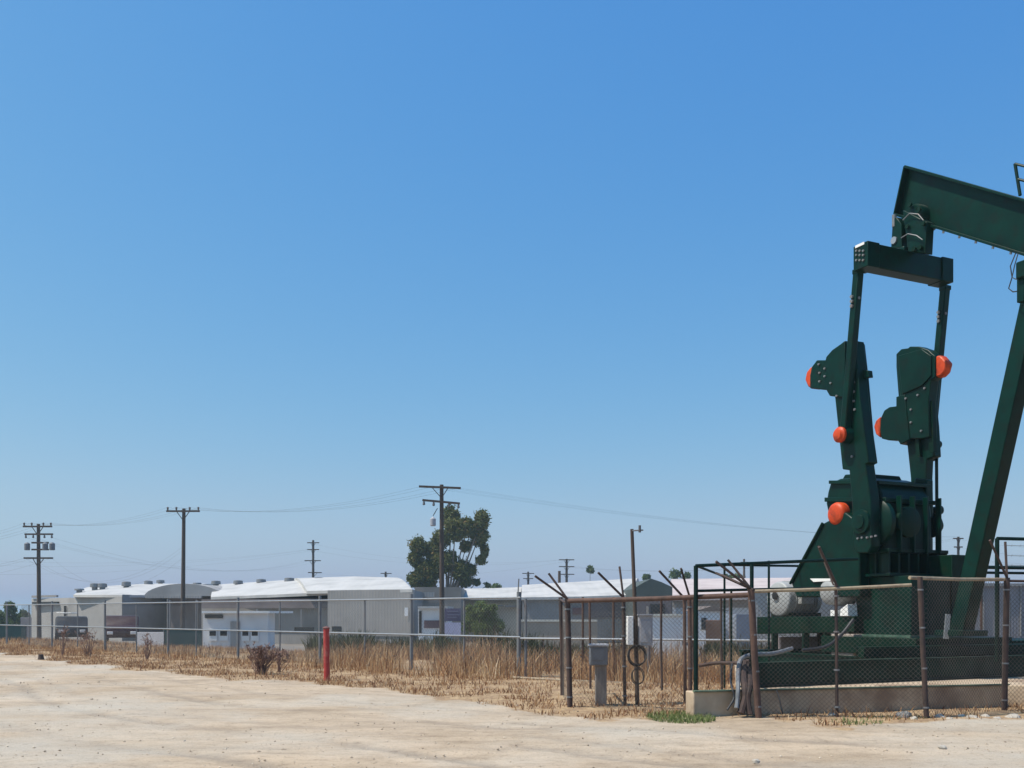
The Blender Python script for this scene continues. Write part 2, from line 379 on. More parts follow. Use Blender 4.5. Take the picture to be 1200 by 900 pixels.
# fresh green tufts
def tuft(px, py, rx, ry, n, h, label):
    c = W(px,py,1840/(py-HY)); P=[]
    for _ in range(n):
        a = random.uniform(0,2*PI); r = math.sqrt(random.random()); x=c.x+math.cos(a)*r*rx; y=c.y+math.sin(a)*r*ry
        P.append((x,y,gz(x,y)-.01))
    H = rng.uniform(.3,1,n)*h
    return tag(blades('green_grass', np.array(P), H, rng.uniform(.008,.018,n), tone_mat('fresh_green_blades',[(0,(.09,.12,.035)),(.5,(.16,.22,.07)),(1,(.34,.34,.16))],trans=.3), .6), label, 'grass', kind='stuff')
tuft(797,845,.50,.75,1300,.085,'bright green grass patch on the ground left of the concrete foundation')
tuft(1005,851,.35,.3,130,.09,'sparse green weeds below the middle of the concrete foundation')
tuft(1045,846,.7,.25,160,.08,'sparse green weeds beside the pale stones')

def pebbles(n):
    oc=np.array([(1,0,0),(-1,0,0),(0,1,0),(0,-1,0),(0,0,1),(0,0,-1)],float); tri=np.array([(0,2,4),(2,1,4),(1,3,4),(3,0,4),(2,0,5),(1,2,5),(3,1,5),(0,3,5)])
    Vv=[];T=[]
    while len(T)<n:
        y=8.6+26*random.random()**1.9; x=random.uniform(-.56,.56)*y
        if y>interp(GB,x)+1.5: continue
        if mnoise.noise(Vector((x*.6,y*.9,31)))+.35*random.random()<.05: continue
        r=.004+.011*random.random()**5*(1+y/22); c=np.array((x,y,gz_full(x,y)+r*.2)); a=random.random()*PI
        sc_=np.array((r*random.uniform(.8,1.5),r*random.uniform(.6,1.1),r*random.uniform(.45,.8)))
        p=oc*sc_*rng.uniform(.75,1.25,(6,3)); ca,sa=math.cos(a),math.sin(a); p=np.stack([p[:,0]*ca-p[:,1]*sa,p[:,0]*sa+p[:,1]*ca,p[:,2]],1)
        Vv.append(p+c); T.append(random.random())
    k=len(T); Fc=(tri[None]+np.arange(k)[:,None,None]*6).reshape(-1,3)
    return raw_mesh('gravel',np.concatenate(Vv),Fc,tone_mat('gravel_stones',[(0,(.24,.19,.14)),(.5,(.42,.34,.25)),(1,(.58,.50,.39))],.95),{'tone':np.repeat(T,6)},False,3)
tag(pebbles(4500),'loose gravel and pebbles scattered over the pale dirt lot','gravel',kind='stuff')

def shrub(px, Y, h, w, n, label, m, zoff=0.0):
    c = W(px,0,Y); c.z = gz(c.x,c.y)-.03+zoff; mb = MB()
    for _ in range(n):
        a = random.uniform(0,2*PI); sp = random.random()*w*.5; hh = h*random.uniform(.55,1)
        p0 = c+Vector((random.gauss(0,.05*w),random.gauss(0,.05*w),0)); p2 = c+Vector((math.cos(a)*sp,math.sin(a)*sp,hh))
        p1 = (p0+p2)/2+Vector((random.gauss(0,.06),random.gauss(0,.06),.05*h))
        mb.tube([p0,p1,p2],[.014,.009,.004],4,False)
        for _ in range(4):
            t = random.uniform(.4,1); q = p1.lerp(p2,t); e = q+Vector((random.gauss(0,.11),random.gauss(0,.11),random.uniform(.02,.2)))*h
            mb.tube([q,e],[.007,.003],3,False)
            for k in range(3):
                z = q.lerp(e,random.uniform(.4,1)); d = Vector((random.gauss(0,1),random.gauss(0,1),random.gauss(0,1)))*.035; d2 = Vector((random.gauss(0,1),random.gauss(0,1),random.gauss(0,1)))*.03
                mb.add([z,z+d,z+d2],[(0,1,2)])
    return tag(mb.build('dead_shrub', m, origin=c, fix=False), label, 'shrub', 'dead shrubs in the grass strip')
dsm = mat('dead_shrub_brown', (.15,.085,.07), .9, col2=(.27,.165,.12), scale=4)
shrub(306,25.5,.75,1.1,60,'bushy purple brown dead shrub in front of the small white shed', dsm)
shrub(327,26.5,.62,.5,13,'thin reddish dead shrub just right of the bushy one by the shed', dsm)
shrub(172,33.0,.95,.32,9,'leaning dead shrub by the pale low wall', dsm)
shrub(73,36.5,1.0,.35,9,'tall dark dead shrub right of the leftmost utility pole', dsm)
shrub(103,36.0,.95,.9,13,'wiry dead shrub between the dark car and the red pickup', dsm)

# small stones below the foundation and a few clods on the lot
def stone(px, py, r, label, flat=.55):
    c = W(px,py,1840/(py-HY)); c.z = gz(c.x,c.y)+r*flat*.35; mb = MB(); n1,n2 = 7,10; vs=[]; sd = random.random()*50
    for i in range(n1+1):
        th = PI*i/n1
        for k in range(n2):
            ph = 2*PI*k/n2; d = Vector((math.sin(th)*math.cos(ph),math.sin(th)*math.sin(ph),math.cos(th)*flat))
            vs.append(c+d*r*(1+.45*mnoise.noise(d*1.8+Vector((sd,0,0)))))
    mb.add(vs,[(i*n2+k,i*n2+(k+1)%n2,(i+1)*n2+(k+1)%n2,(i+1)*n2+k) for i in range(n1) for k in range(n2)])
    return tag(mb.build('stone', M['rock'], origin=c, bevel=0), label, 'stone', 'stones on the ground')
for px,py,r,lb in [(1058,845,.13,'largest pale stone, leftmost of the row below the concrete foundation'),(1071,847,.06,'small stone touching the right side of the largest pale stone'),
    (1101,846,.085,'mid sized stone just right of the rusty post in the middle of the right fence'),(1112,848,.06,'small stone beside the mid sized one below the foundation'),
    (1126,845,.07,'flat grey stone between the two rightmost fence posts'),(1140,847,.09,'rounded stone left of the rightmost fence post'),
    (1155,846,.08,'dark edged stone closest to the rightmost fence post, on its left'),(1168,848,.07,'small stone in front of the rightmost fence post'),
    (1187,847,.11,'large dusty stone right of the rightmost fence post'),(1104,877,.05,'lone dark pebble on the bare dirt at the lower right'),
    (975,843,.06,'pale stone at the foot of the middle right fence post'),(886,893,.045,'lone pebble at the bottom edge of the dirt lot')]:
    stone(px,py,r,lb)
mb = MB(); c = W(48,772,33.5); c.z = gz(c.x,c.y)-.02
mb.lathe(c,(0,0,1),[(0,.12),(.1,.095),(.2,.085)],9)
tag(mb.build('stump', mat('dark_stump',(.05,.035,.03),.9,col2=(.09,.06,.05)), origin=c, bevel=.03), 'small dark stump at the edge of the dirt, under the leftmost utility pole','stump')

# ------------------------------------------------------------------ chain link
def link_panel(mb, A, B, za, zb, ta, tb, pitch=.075, r=.0021):
    """two families of straight diagonals woven 5 mm apart between bottom (za,zb) and top (ta,tb)"""
    A = Vector((A[0],A[1],0)); B = Vector((B[0],B[1],0)); Ln = (B-A).length; d = (B-A)/Ln; nrm = Vector((-d.y,d.x,0))
    Hh = max(ta-za, tb-zb)
    vs=[];fs=[]
    def pt(s,h,o):
        t = s/Ln; z0 = za+(zb-za)*t; z1 = ta+(tb-ta)*t
        return A+d*s+nrm*o+Vector((0,0,z0+(z1-z0)*h/Hh))
    for sgn in (1,-1):
        k = -Hh
        while k < Ln:
            s0,h0,s1,h1 = (k,0,k+Hh,Hh)
            if s0 < 0: h0 = -s0; s0 = 0
            if s1 > Ln: h1 = Hh-(s1-Ln); s1 = Ln
            if h1-h0 > .02:
                if sgn < 0: s0,s1 = Ln-s0,Ln-s1
                p,q = pt(s0,h0,.0025*sgn),pt(s1,h1,.0025*sgn); dr=(q-p).normalized(); e1=nrm; e2=dr.cross(nrm).normalized(); b=len(vs)
                for P_ in (p,q):
                    for a in (0,2.094,4.189): vs.append(P_+(e1*math.cos(a)+e2*math.sin(a))*r)
                fs += [(b,b+1,b+4,b+3),(b+1,b+2,b+5,b+4),(b+2,b,b+3,b+5)]
            k += pitch*1.0
    mb.add(vs,fs)

# far fence -----------------------------------------------------------
def on_line(px, L=FL):
    k = (px-CX)/F
    for a,b in zip(L,L[1:]):
        # x = k*y ; point a + t(b-a)
        dx,dy = b[0]-a[0],b[1]-a[1]; den = dx-k*dy
        if abs(den) < 1e-9: continue
        t = (k*a[1]-a[0])/den
        if -1e-6 <= t <= 1+1e-6: return Vector((a[0]+dx*t,a[1]+dy*t,0))
ff = thing('chain_link_fence','long galvanised chain link fence with top and middle rail crossing the dry grass','fence',(.21,24.5,0))
big = [8,61,123,197,279,375,482,608]; small = [34,91,160,230,328,427.5,544]
for px in sorted(big+small):
    p = on_line(px); zg = gz(p.x,p.y); r = .045 if px in big else .026
    if px == 608: r = .055
    top = 2.12 if px in big else 1.98
    MB().tube([(p.x,p.y,zg-.1),(p.x,p.y,top)], r, 10).build('post', M['galvd'], ff)
    if px == 608: MB().tube([(p.x+.17,p.y-.05,zg-.1),(p.x+.17,p.y-.05,1.95)], .035, 10).build('post', M['galvd'], ff); MB().tube([(p.x-.02,p.y,2.1),(p.x+.0,p.y,2.45)], .018, 6).build('post_extension', M['galvd'], ff)
for px in (683,719,760,812,856,905,990,1075,1150,1183):
    p = on_line(px); r = .05 if px in (760,) else .028
    MB().tube([(p.x,p.y,-.1),(p.x,p.y,1.98 if px != 760 else 1.75)], r, 8).build('post', M['galvd'] if px in (760,1183) else M['rust'], ff)
L0,L1,L2,L3,L4 = [Vector((x,y,0)) for x,y in ((-50,72.2),(-23.5,47.0),(.21,24.5),(6.0,22.6),(20,21.0))]
for z,r,a,b in ((1.98,.022,L0,L1),(1.98,.022,L1,L2),(.99,.024,L0,L1),(.99,.024,L1,L2),(.96,.026,L2,L3),(.92,.026,L3,L4)):
    MB().tube([a+Vector((0,-.05,z)),b+Vector((0,-.05,z))], r, 8).build('rail', M['galv'], ff)
mb = MB(); link_panel(mb,L1,L2,.03,.03,1.97,1.97,.10,.0028); link_panel(mb,L2,L3,.03,.03,1.97,1.95,.10,.0028); link_panel(mb,L3,L4,.03,.03,1.9,1.9,.10,.0028)
mb.build('chain_link_mesh', M['wireg'], ff, fix=False)
# low kerb pipe at the foot of the far fence, on the right
a = W(600,793,24.5); b = W(700,799,22.8); c2 = W(815,803,22.0)
tag(MB().tube([a+Vector((0,-.6,.02)), b+Vector((0,-.6,.03)), c2+Vector((0,-.5,.0))], .035, 8).build('ground_pipe', M['tanpipe'], origin=a), 'pale pipe lying along the foot of the far fence behind the rusty cage','pipe')

# ------------------------------------------------------------------ rusty cage fence round the pump
cage = thing('security_fence','rusty brown chain link security fence with barbed wire arms around the pumpjack','fence',(3.3,14.6,0))
def g2(px,Y): 
    p = W(px,0,Y); return p.x, p.y
def cpost(px,Y,topy,r,m,bendtop=None,zb=None,ybase=None):
    x,y = g2(px,Y); zb = gz(x,y)-.05 if zb is None else zb; ps=[(x,y,zb)]
    t = W(bendtop if bendtop else px, topy, Y); ps += [Vector((x,y,zb)).lerp(t,.5)+Vector((random.gauss(0,.008),0,0)), t]
    return MB().tube(ps, r, 10).build('post', M[m], cage), t
specs = [(668,16.3,702,.045,'rust_dark',665),(659,18.6,700,.038,'rust_dark',657),(732.5,16.5,700,.028,'rust_dark',730.5),(803,16.8,701,.028,'rust',802),
         (809,15.9,699,.034,'rust',808),(889,14.55,690,.050,'rust',880),(981,14.45,684,.024,'rust_dark',979.5),(1086,14.3,676,.038,'rust_dark',1078),(1177,15.5,677,.045,'rust_dark',1180)]
specs += [(692,19.8,701,.024,'rust',691),(776,19.4,702,.024,'rust_dark',775),(846,18.9,700,.024,'rust_dark',845)]
TP = {}
for s_ in specs: TP[s_[0]] = cpost(*s_[:5],bendtop=s_[5])[1]
def arm(key, tip, r=.018, m='rust_dark', dy=-.25, dz=0):
    a = TP[key]+Vector((0,0,dz)); b = W(tip[0],tip[1],a.y+dy); return MB().tube([a-(b-a).normalized()*.06,b], r, 6).build('barbed_wire_arm', M[m], cage)
for key,tips in ((668,((627,675),(643,672))),(732.5,((701,671),(726,664))),(803,((772.5,669),)),(809,((798,666),)),(889,((839,658),(853,656),(846,674),(839,671.5))),(981,((960,641),)),(1177,((1160,633),(1178,635)))):
    for i,t in enumerate(tips): arm(key,t,dy=-.25+.35*i, r=.020)
def rail(a,b,r,m): return MB().tube([a,a.lerp(b,.5)+Vector((0,0,-.012)),b], r, 10).build('rail', M[m], cage)
rail(TP[668]+Vector((0,0,-.03)), W(880,697,14.55), .040, 'rust')
rail(W(882,693,14.55), W(1068,685.5,14.35), .026, 'tanpipe')  # rusty rail in tan: its sunlit look is put into the colour
rail(W(1066,677,14.35), W(1177,679,15.5), .028, 'tanpipe')
rail(TP[1177]+Vector((0,0,-.05)), TP[1177]+Vector((3.2,.4,-.06)), .022, 'rust_dark')
rail(TP[668]+Vector((0,0,-.06)), TP[659]+Vector((0,0,-.04)), .022, 'rust_dark')
for key in (668,732.5,809,889,981,1086,1177):
    t_=TP[key]
    for f_ in (.06,.35,.65,.93):
        z_=.1+(t_.z-.15)*f_; b_=Vector((g2(key,t_.y)[0],t_.y,.05)); p=b_.lerp(t_,(z_-.05)/(t_.z-.05))
        MB().tube([p-Vector((0,0,.012)),p+Vector((0,0,.012))],.052 if key in (668,889,1177) else .044,8).build('clamp',M['galvd'],cage)
# bottom pipe on the ground
rail(W(722,832,16.2), W(886,840.5,14.62), .022, 'tanpipe')
mb = MB(); pa=g2(668,16.3); pd=g2(889,14.55); pf=g2(1086,14.3); pg=g2(1177,15.5); pr=(pg[0]+3.2,pg[1]+.4)
link_panel(mb,pa,pd,.03,.06,1.78,1.84,.07,.0017); link_panel(mb,pd,pf,.06,.05,1.88,2.0,.07,.0025); link_panel(mb,pf,pg,.05,.05,2.08,2.1,.07,.0025)
link_panel(mb,pg,pr,.05,.05,2.05,2.05,.07,.0025); link_panel(mb,pa,g2(659,18.6),.03,.03,1.75,1.75,.09,.0009)
mb.build('chain_link_mesh', M['wire'], cage, fix=False)
# strands between the arms on the right
for k,(z0) in enumerate((2.35,2.5,2.66)):
    a = Vector((pg[0],pg[1]-.05,z0)); b = a+Vector((3.2,.4,0)); mb=MB().tube([a,a.lerp(b,.5)+Vector((0,0,-.03)),b],.0035,4)
    for t in np.arange(.03,1,.045):
        q=a.lerp(b,t)+Vector((0,0,-.03*(1-abs(2*t-1)))); mb.tube([q+Vector((-.01,0,-.02)),q+Vector((.01,0,.02))],.002,3)
    mb.build('barbed_wire', M['wire'], cage)

# ------------------------------------------------------------------ concrete foundation
fnd = thing('concrete_foundation','weathered concrete foundation under the pumpjack with a stained front wall','foundation',(5,16,0))
TOPZ=.42
def pprism(pts, z0, z1): 
    return MB().hexa([Vector((x,y,z0)) for x,y in pts],[Vector((x,y,z1)) for x,y in pts])
pl=(2.70,14.62); prr=(8.10,16.02)
dv=Vector((prr[0]-pl[0],prr[1]-pl[1],0)).normalized(); nv=Vector((-dv.y,dv.x,0))
mb=MB(); n=26; front=[]
mb.hexa([Vector((*pl,-.2)),Vector((*prr,-.2)),Vector((prr[0]+nv.x*.28,prr[1]+nv.y*.28,-.2)),Vector((pl[0]+nv.x*.28,pl[1]+nv.y*.28,-.2))],
        [Vector((*pl,TOPZ)),Vector((*prr,TOPZ)),Vector((prr[0]+nv.x*.28,prr[1]+nv.y*.28,TOPZ)),Vector((pl[0]+nv.x*.28,pl[1]+nv.y*.28,TOPZ))])
mb.build('front_wall', M['concrete'], fnd, bevel=.02)
pprism([(3.55,15.20),(8.04,16.36),(8.6,16.1),(9.0,15.3),(12.0,16.1),(11.6,24.0),(5.25,23.2)],-.2,.40).build('slab', M['concrete'], fnd, bevel=.02)
# green angle iron lip on the wall top
a=Vector((*pl,TOPZ+.012))-nv*.01; b=Vector((*prr,TOPZ+.012))-nv*.01
MB().bar(a,b,.07,.02).build('edge_strip', mat('worn_pale_green_paint',(.16,.22,.14),.7,col2=(.05,.09,.06),scale=3), fnd)

# ------------------------------------------------------------------ pumpjack
TH=math.radians(25); vv=Vector((math.cos(TH),math.sin(TH),0)); uu=Vector((math.sin(TH),-math.cos(TH),0)); zz=Vector((0,0,1))
C0=Vector((7.8,19.5,0))
def tr(px,py,off):                                   # survey point on the machine's vertical plane `off` metres along its crank axis
    d=Vector(((px-CX)/F,1,-(py-HY)/F)); o=Vector((0,0,EYE)); t=(C0+vv*off-o).dot(vv)/d.dot(vv); return o+d*t
def UV(u,v,z): return C0+uu*u+vv*v+zz*z
def tru(px,py,off):
    p=tr(px,py,off)-C0; return p.dot(uu), p.z
pj=thing('pumpjack','large dark green pumpjack with raised cranks and orange tipped counterweights','pumpjack',UV(0,0,.4))
AX=(uu,vv,zz)
def slab(px_poly, off, th): 
    return MB().prism([tr(x,y,off) for x,y in px_poly], vv*th)
# walking beam (the frame cuts it off; it is carried on to the horsehead)
t0=tr(1068,197,0); t1=tr(1200,234.6,0); b0=tr(1056,253,0); b1=tr(1200,297.5,0)
dt=(t1-t0).normalized(); LB=6.3; t2=t0+dt*LB; db=(b1-b0).normalized(); b2=b0+db*(LB+.1)
wb=MB().prism([t0-vv*.06,t2-vv*.06,b2-vv*.06,b0-vv*.06],vv*.12).build('walking_beam',M['green'],pj,bevel=.01)
up=(t0-b0).normalized()
for a,b,nm in ((t0,t2,'flange'),(b0,b2,'flange')):
    MB().bar(a,b,.40,.045).build(nm,M['green'],wb,bevel=.006)
MB().bar(t0-dt*.015,b0-dt*.015,.38,.03,up=dt).build('end_plate',M['green'],wb,bevel=.004)
for s_ in (2.0,3.4,4.6):
    a=t0+dt*s_; b=b0+db*(s_+.05)
    if s_>3: MB().bar(a,b,.36,.03,up=dt).build('stiffener',M['green'],wb)
mb=MB()
for s_ in np.arange(.95,3.3,.42):
    p=b0+db*s_-vv*.15-up*.035; MB().tube([p-up*.03,p+up*.035],.022,6).build('bolt',M['galv'],wb)
# service handrail on the beam
h0=tr(1189.5,192,-.17); h1=tr(1195.5,229,-.17)
mb=MB().tube([h1,h0],.028,8)
for q in (h0,h0.lerp(h1,.48)): mb.tube([q,q+dt*1.3],.022,8)
mb.tube([h0+dt*1.3,h1+dt*1.3],.028,8)
mb.build('handrail',M['green'],wb)
# horsehead, out of frame to the right
hc=t2.lerp(b2,.5); mb=MB(); ar=[]
for k in range(9):
    a=-.62+1.24*k/8; ar.append(hc+dt*(.1+.55*math.cos(a))+up*(1.55*math.sin(a)))
mb.prism([hc-dt*.1-up*1.0+vv*-.2]+[p-vv*.2 for p in ar]+[hc-dt*.1+up*1.0-vv*.2],vv*.4); hh_=mb.build('horsehead',M['green'],pj,bevel=.01)
p=ar[0]; mb=MB(); [mb.tube([p+vv*s_-up*0,Vector((p.x,p.y,2.6))+vv*s_],.014,6) for s_ in (-.12,.12)]; mb.tube([Vector((p.x,p.y,2.6)),Vector((p.x,p.y,1.0))],.03,8); mb.build('bridle_cable',M['galvd'],pj)
# saddle bearing over samson post
ap=tr(1228,303,0)
MB().box((-.30,-.42,-.28),(.30,.42,.02),(uu,vv,zz),ap+zz*-.05).build('saddle_bearing',M['green'],pj,bevel=.03)
MB().box((-.07,-.05,-.06),(.07,.05,.36),(uu,vv,zz),tr(1198,350,-.3)).build('bracket',M['green'],pj,bevel=.01)
# tail bearing
tb=tr(1071,254,-.22)
mb=MB().lathe(tb,vv,[(-.06,.05),(-.06,.20),(0,.24),(.44,.24),(.50,.20),(.50,.05)],28); tbo=mb.build('tail_bearing',M['green'],pj,bevel=0)
mb=MB()
for k in range(8):
    a=2*PI*k/8; q=tb-vv*.07+(uu*math.cos(a)+zz*math.sin(a))*.155; MB().tube([q,q+vv*.03],.02,6).build('bolt',M['greend'],tbo)
slab([(1058,246),(1086,260),(1084,297),(1064,295)],-.30,.20).build('bearing_block',M['green'],tbo,bevel=.012)
slab([(1056,248),(1080,262),(1076,298),(1056,296)],.16,.20).build('bearing_block',M['green'],tbo,bevel=.012)
slab([(1046,258),(1050,254),(1056,262),(1057,290),(1044,291)],-.30,.14).build('lug',M['green'],tbo,bevel=.01)
MB().tube([tr(1048,252,-.27),tr(1048,266,-.27)],.045,10).build('grease_fitting',M['galvd'],tbo)
MB().lathe(tr(1049,282,-.28),vv,[(-.05,.02),(-.05,.07),(.05,.07)],12).build('bolt_head',M['galv'],tbo)
for q_,r_ in (((1067,240),.05),((1078,246),.05),((1083,262),.045),((1064,266),.045),((1072,292),.05),((1079,290),.05)):
    p=tr(*q_,-.32); MB().tube([p,p-vv*.04],r_,6).build('bolt',M['greend'],tbo)
MB().tube([tr(1058,258,-.34),tr(1066,250,-.36),tr(1076,251,-.36),tr(1082,258,-.34)],.011,6).build('grease_tube',M['galvd'],tbo)
MB().tube([tr(1056,279,-.34),tr(1064,274,-.36),tr(1074,276,-.36),tr(1081,281,-.34)],.011,6).build('grease_tube',M['galvd'],tbo)
# equalizer
VE=-1.36
uL=tru(1000,283,VE)[0]; uR=tru(1017,283,VE)[0]; zt=tru(1017,282,VE)[1]
def v_at(u,px):
    k=(px-CX)/F; return (k*(C0.y+uu.y*u)-(C0.x+uu.x*u))/(vv.x-k*vv.y)
VF=v_at(uR,1117.5); ue=tru(1006,311,-1.22)[0]
eq=MB().box((uL+.03,VE+.004,zt-.46),(uR-.03,VF-.004,zt-.004),AX,C0).build('equalizer',M['green'],pj,bevel=.015)
MB().box((uL,VE,zt-.47),(uR,VE+.30,zt+.004),AX,C0).build('end_cap',M['green'],eq,bevel=.01)
MB().box((uL,VF-.30,zt-.47),(uR,VF,zt+.004),AX,C0).build('end_cap',M['green'],eq,bevel=.01)
for px_ in (1004,1008,1012):
    for y_ in (294,299,305): q=tr(px_,y_,VE); MB().tube([q,q-vv*.025],.022,6).build('bolt',M['galvd'],eq)
q0=tr(1002.5,288,VE); q1=tr(1013,291,VE); w_=(q1-q0).dot(uu)
MB().box((0,-.008,-.05),(w_,-.001,0),(uu,vv,zz),q0).build('name_plate',M['white_box'],eq)
um=(uL+uR)/2
MB().box((um-.14,-.34,zt),(um+.10,.34,zt+.10),AX,C0).build('saddle',M['green'],eq,bevel=.02)
# pitman arms: both end on the crank pins, same u and z
pinu,pinz=tru(989,510,-1.24)
for sv in (-1.22,v_at(ue,1107.5)):
    a=UV(ue,sv,zt-.45); b=UV(pinu,sv,pinz)
    pm=MB().bar(a,b,.15,.15,up=vv).build('pitman_arm',M['green'],pj,bevel=.02)
    q=a.lerp(b,.18); mb=MB()
    for dz_ in (-.09,.0,.09): mb.tube([q+zz*dz_-vv*.11-uu*.02,q+zz*dz_+vv*.11-uu*.02],.035,8)
    mb.tube([q+zz*.05+uu*.09,q+zz*.05-uu*.11],.03,8); mb.build('clamp',M['galvd'],pm)
    MB().box((-.085,-.082,-.04),(.085,.082,.05),AX,a+zz*.0).build('hinge_block',M['green'],pm,bevel=.01)
# cranks
SU,SZ=tru(1016,612,-1.0)
def crank_arm(poly,off,th):
    c=slab(poly,off,th).build('crank',M['green'],pj,bevel=.02); return c
nearp=[(990,402),(1002,399),(1008,470),(1018,542),(1014,544),(1020,585),(1021,640),(1017,648),(1004,648),(1000,640),(998,585),(995,551),(987,550),(978,464),(985,410)]
cn=crank_arm(nearp,-1.14,.24)
slab([(990,399),(985,403),(975,410),(968,418),(967,422),(957,422),(951,430),(949,440),(949,455),(968,457),(972,464),(979,465),(990,466)],-1.18,.30).build('counterweight',M['green'],cn,bevel=.018)
slab([(950.5,429),(945,436),(943,445),(946.5,453),(950.5,456)],-1.16,.26).build('painted_tip',M['orange'],cn,bevel=.03)
slab([(992,403),(1001,400),(1006,445),(1014,540),(1004,544),(998,470)],-.98,.30).build('counterweight',M['green'],cn,bevel=.04)
slab([(1010,433),(1017,434),(1018,442),(1011,443)],-1.0,.12).build('lug',M['green'],cn,bevel=.01)
CRK=cn
for q in [(960,427),(961,437),(961,447),(967,432),(967,441),(974,449),(981,464)]: MB().tube([tr(*q,-1.18),tr(*q,-1.18)-vv*.03],.022,6).build('bolt',M['galvd'],CRK)
for q in [(1001,438),(1001,448),(1001,459),(1001,470),(1002,480),(999,535)]: MB().tube([tr(*q,-1.14),tr(*q,-1.14)-vv*.03],.026,6).build('bolt',M['galvd'],CRK)
MB().lathe(UV(pinu,-1.32,pinz),-vv,[(0,.155),(.05,.155),(.07,.12),(.11,.10),(.12,.06),(.12,.001)],20).build('crank_pin_cap',M['orange'],cn)
MB().lathe(UV(pinu,-1.0,pinz),-vv,[(0,.17),(.20,.17),(.30,.12),(.36,.12)],20).build('crank_pin',M['green'],cn)
MB().lathe(UV(SU,-1.14,SZ),-vv,[(0,.24),(.05,.23),(.06,.14),(.09,.13),(.095,.001)],28).build('hub',M['green'],cn)
for q in [(1006,631),(1011,630),(1017,630),(1022,629),(1027,628)]: MB().tube([tr(*q,-1.14),tr(*q,-1.14)-vv*.035],.022,6).build('bolt',M['galvd'],CRK)
farp=[(1056,411),(1065,408),(1078,407),(1088,411),(1094,416),(1094,446),(1091,480),(1093,500),(1095,535),(1086,538),(1085,560),(1086,600),(1085,640),(1072,642),(1068,600),(1067,560),(1063,522),(1056,521),(1053,470),(1050,430),(1050,415)]
cf=crank_arm(farp,.90,.20)
slab([(1050,415),(1056,409),(1064,408),(1066,406),(1077,406),(1088,410),(1092,414),(1096,417),(1096,442),(1091,445),(1088,470),(1089,512),(1080,514),(1062,514),(1060,470),(1055,466),(1052,440)],.76,.22).build('counterweight',M['green'],cf,bevel=.015)
slab([(1052,417),(1080,409),(1091,417),(1091,440),(1080,452),(1057,462)],.73,.06).build('cover_plate',M['green'],cf,bevel=.01)
slab([(1096,417),(1102,416),(1110,425),(1107,436),(1101,442),(1096,442)],.78,.18).build('painted_tip',M['orange'],cf,bevel=.04)
slab([(1050,465),(1060,462),(1066,515),(1055,521),(1052,516),(1041,516),(1033,514),(1031,503),(1032,490),(1036,481),(1042,477),(1050,476)],.74,.26).build('counterweight',M['green'],cf,bevel=.015)
slab([(1031,513),(1026,509),(1023.5,500),(1026,493),(1031,488)],.76,.22).build('painted_tip',M['orange'],cf,bevel=.03)
CRK=cf
for q in [(1062,467),(1076,463),(1080,505),(1068,480),(1068,495),(1084,455)]: MB().tube([tr(*q,.76),tr(*q,.76)-vv*.03],.024,6).build('bolt',M['galvd'],CRK)
slab([(1069,475),(1073,475),(1078,535),(1074,535)],.82,.09).build('adjuster_rack',M['greend'],cf)
slab([(1086,470),(1092,470),(1094,530),(1089,530)],.82,.09).build('adjuster_rack',M['greend'],cf)
MB().lathe(UV(pinu,.95,pinz),vv,[(0,.09),(.40,.08)],18).build('crank_pin',M['green'],cf)
# gear reducer
gr=slab([(968,590),(970,577),(973,566),(984,561),(1008,559),(1026,564),(1033,578),(1036,605),(1036,645),(985,647),(974,618)],-.72,1.28).build('gear_reducer',M['green'],pj,bevel=.03)
slab([(971,563),(1030,563),(1030,567),(971,567)],-.78,1.40).build('flange',M['green'],gr,bevel=.008)
slab([(966,583),(1038,583),(1038,588),(966,588)],-.80,1.43).build('flange',M['green'],gr,bevel=.008)
slab([(990,556),(1016,555),(1020,563),(986,563)],-.45,.9).build('inspection_cover',M['green'],gr,bevel=.02)
MB().lathe(UV(SU,-.72,SZ),-vv,[(0,.46),(.10,.46),(.14,.40),(.18,.24),(.30,.22)],32).build('bearing_cap',M['green'],gr)
MB().lathe(UV(SU,.72,SZ),vv,[(0,.25),(.06,.24),(.08,.14),(.20,.13)],24).build('bearing_cap',M['green'],gr)
MB().lathe(UV(SU+.30,-.3,SZ),uu,[(0,.30),(.10,.30),(.12,.26),(.12,.001)],32).build('cover_boss',M['greend'],gr)
for v_ in (-.55,-.2,.15,.5): MB().box((SU+.30,v_,SZ-.6),(SU+.42,v_+.035,SZ+.5),AX,C0).build('rib',M['green'],gr,bevel=.006)
for v_ in (.72,): slab([(1086-14,560),(1100-14,562),(1100-14,606),(1094-14,608),(1093-14,628),(1100-14,630),(1100-14,646),(1080-14,646)],.5,.18).build('side_housing',M['green'],gr,bevel=.02)
# brake drum
mb=MB().lathe(tr(977.5,602,-1.02),vv,[(0,.001),(.0,.16),(.03,.215),(.07,.235),(.20,.235),(.23,.20),(.23,.1)],28); mb.build('brake_drum',M['orange'],pj)
# belt guard
bg=slab([(965,613),(990,600),(1006,612),(1008,700),(933,700),(927,683)],-.98,.26).build('belt_guard',M['green'],pj,bevel=.03)
MB().tube([tr(964,613,-1.0),tr(926,684,-1.0)],.03,8).build('edge_pipe',M['greend'],bg)
MB().tube([tr(959,640,-1.0),tr(977,686,-1.0)],.022,8).build('brace',M['rust_dark'],bg)
